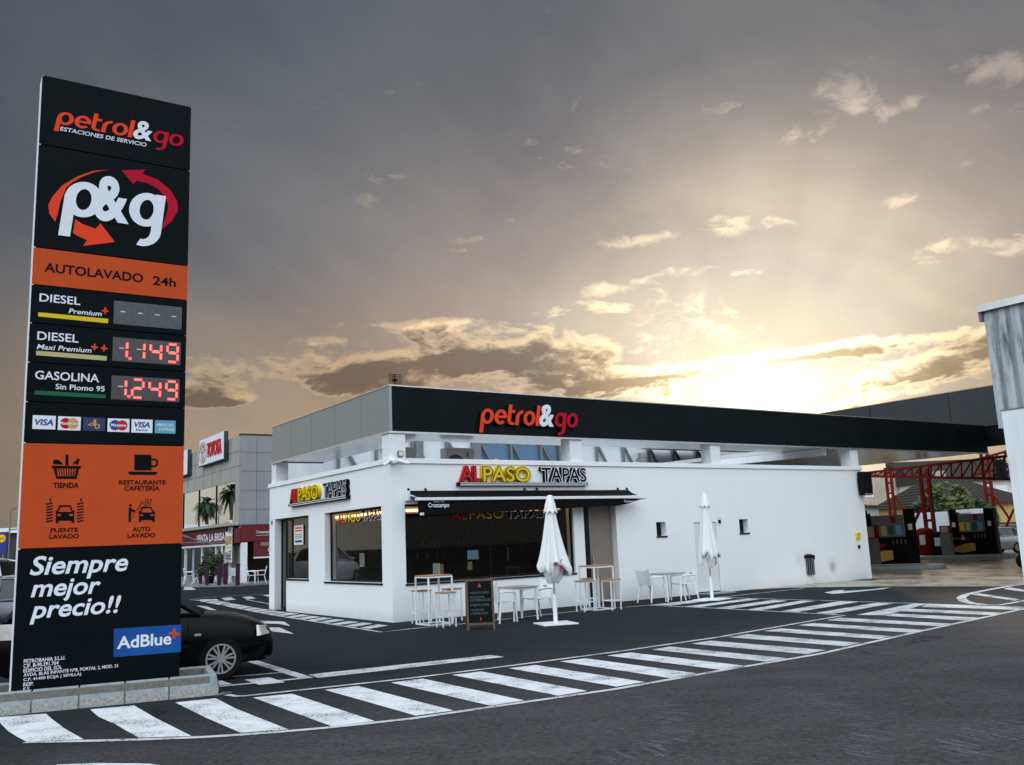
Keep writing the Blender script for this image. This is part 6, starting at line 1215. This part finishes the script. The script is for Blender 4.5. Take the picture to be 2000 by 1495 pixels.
    # lamps, mirrors, trim
    for s_ in (-1, 1):
        MB().grid(lambda u, v: (.50+.21*u-.05*v*u, s_*(.805-.17*u*u-.05*v+.012), .575+.015*u+.15*v*(1-.25*u)), 8, 5, .01 if s_ < 0 else -.01).build('headlight', lamp, t, True)
        MB().grid(lambda u, v: (x0+.30-.28*u, s_*(.808-.09*u*u-.02*v+.016), .76+.20*v), 6, 5, .01 if s_ > 0 else -.01).build('tail_light', 'chrome' if paint == 'carblack' else 'tail', t, True)
        m_ = MB(); m_.lathe([(.0, -.1), (.05, -.08), (.075, 0), (.06, .08), (0, .1)], 14, T=Matrix.Translation((-.62, s_*.90, .99)) @ Matrix.Rotation(math.pi/2, 4, 'X')); m_.bar((-.62, s_*.76, .95), (-.62, s_*.85, .97), .04); m_.build('wing_mirror', paint, t, True)
        MB().box(-.36, -.27, s_*.848-.006, s_*.848+.006, .635, .665).build('side_repeater', 'lampglass', t, bevel=.004)
        MB().tube([(-.42, s_*.847, .3), (-.45, s_*.8475, .6), (-.44, s_*.842, .84)], .004, 5).build('door_gap', 'ink', t); MB().box(-1.45, -1.25, s_*.85-.012, s_*.85+.012, .73, .755).build('door_handle', paint, t, bevel=.004)
    wp = MB(); wp.tube([(-.2, -.5, .945), (-.24, -.1, .965), (-.26, .1, .975)], .016, 6); wp.tube([(-.2, .0, .945), (-.24, .3, .965), (-.25, .5, .97)], .016, 6); wp.build('wiper', 'blackplastic', t)
    MB().box(x1-.04, x1+.004, -.26, .26, .40, .50).build('number_plate', 'paper', t); MB().box(x0-.006, x0+.02, -.26, .26, .74, .85).build('number_plate', 'paper', t)
    return t
cdir = .43
wc = gp(429, 1329); Rz = Matrix.Rotation(cdir, 3, 'Z'); org = wc-Rz @ Vector((0, -.745, 0))
make_car('black hatchback with silver alloy wheels parked behind the totem', (org.x, org.y, 0), cdir, 'carblack', L=3.62, wb=2.24)
make_car('dark blue car parked behind the black hatchback at the left edge', (-12.6, 21.6, 0), 2.75, 'carblue', rimn=5, lamp='chrome')
make_car('pale blue white estate parked beside the supermarket sign', (-22.9, 36.5, 0), math.pi-.15, 'carwhite', Hh=1.5, estate=True, rimn=5, lamp='chrome').scale = (1.1, 1.1, 1.3)
g_ = gp(1972, 1083); make_car('grey hatchback parked beyond the farther pump', (g_.x-1.2, g_.y+2, 0), math.pi+.15, 'carsilver', rimn=5, lamp='chrome')
# motorcycle at the very right
t = thing('motor_scooter', 'dark scooter with round headlamp half hidden by the shed', 'scooter', gp(1999, 1112)+Vector((1.55, .6, 0)), YAW+2.6)
for x in (0, 1.25): MB().lathe([(.14, -.05), (.24, -.055), (.27, 0), (.24, .055), (.14, .05)], 24, T=Matrix.Translation((x, 0, .27)) @ Matrix.Rotation(math.pi/2, 4, 'X')).build('wheel', 'tyre', t, True)
mb = MB(); mb.tube([(0, 0, .35), (.1, 0, .75), (.2, 0, 1.0)], [.08, .14, .12], 10); mb.tube([(.1, 0, .4), (.5, 0, .3), (.8, 0, .35), (1.3, 0, .6)], [.12, .14, .18, .14], 10); mb.build('body', 'blackplastic', t, True); MB().lathe([(0, .0), (.09, .0), (.1, .05), (0, .09)], 16, T=Matrix.Translation((-.02, 0, .9)) @ Matrix.Rotation(-math.pi/2, 4, 'Y')).build('headlamp', 'chrome', t, True); MB().tube([(.25, -.3, 1.05), (.2, 0, 1.0), (.25, .3, 1.05)], .02).build('handlebar', 'strut', t); MB().box(-.06, -.04, -.12, .12, .45, .6).build('number_plate', 'cyan', t); MB().tube([(.65, 0, .78), (1.0, 0, .8), (1.3, 0, .82)], [.1, .13, .1], 10).build('seat', 'ink', t, True)

# ================================================================== FAR LEFT STRIP
a, b_ = facing(-60, 60, 90)
t = thing('supermarket', 'low white supermarket building far left behind the parked cars', 'building', a, .05); MB().box(-6, 14, 0, 12, 0, zat(10, 1042, 90)).build('wall', 'dark_grey', t); MB().box(-6.3, 14.3, -.4, 12.3, zat(10, 1042, 90)+.003, zat(10, 1032, 90)).build('roof', 'white', t)
a, _ = facing(6, 20, 60); zl = zat(8, 1052, 60)
t = thing('supermarket_sign', 'blue sign with round yellow logo at the far left edge', 'sign', a, .05); MB().box(-.5, .34, 0, .2, zl-.95, zl+.42).build('panel', 'signblue', t); F = lambda u, v, c: Vector((u, -c, zl+v))
mb = MB(); mb.prism([(.29*math.cos(.2094*i), .29*math.sin(.2094*i)) for i in range(30)], F, .0, .01, 0); mb.prism([(.25*math.cos(.2094*i), .25*math.sin(.2094*i)) for i in range(30)], F, .012, .012, 1); mb.text('LIDL', F, (-.2, -.075, .2, .075), .016, 2, bold=.03); mb.build('logo', ['red', 'signyellow', 'signblue'], t); MB().cyl((.1, .1, 0), (.1, .1, zl-.95), .06).build('post', 'strut', t)
a, _ = facing(21, 30, 75); t = thing('street_lamp', 'thin dark street lamp at the far left beside the totem', 'lamp', a, 0); hl = zat(21, 996, 75); MB().cyl((0, 0, 0), (0, 0, hl), .07, .04, 8).build('pole', 'strut', t); MB().bar((0, 0, hl), (.45, 0, hl+.15), .12).build('lamp_head', 'strut', t); MB().bar((-.1, 0, hl-1.6), (.7, 0, hl-1.6), .1).build('lower_lamp', 'strut', t)
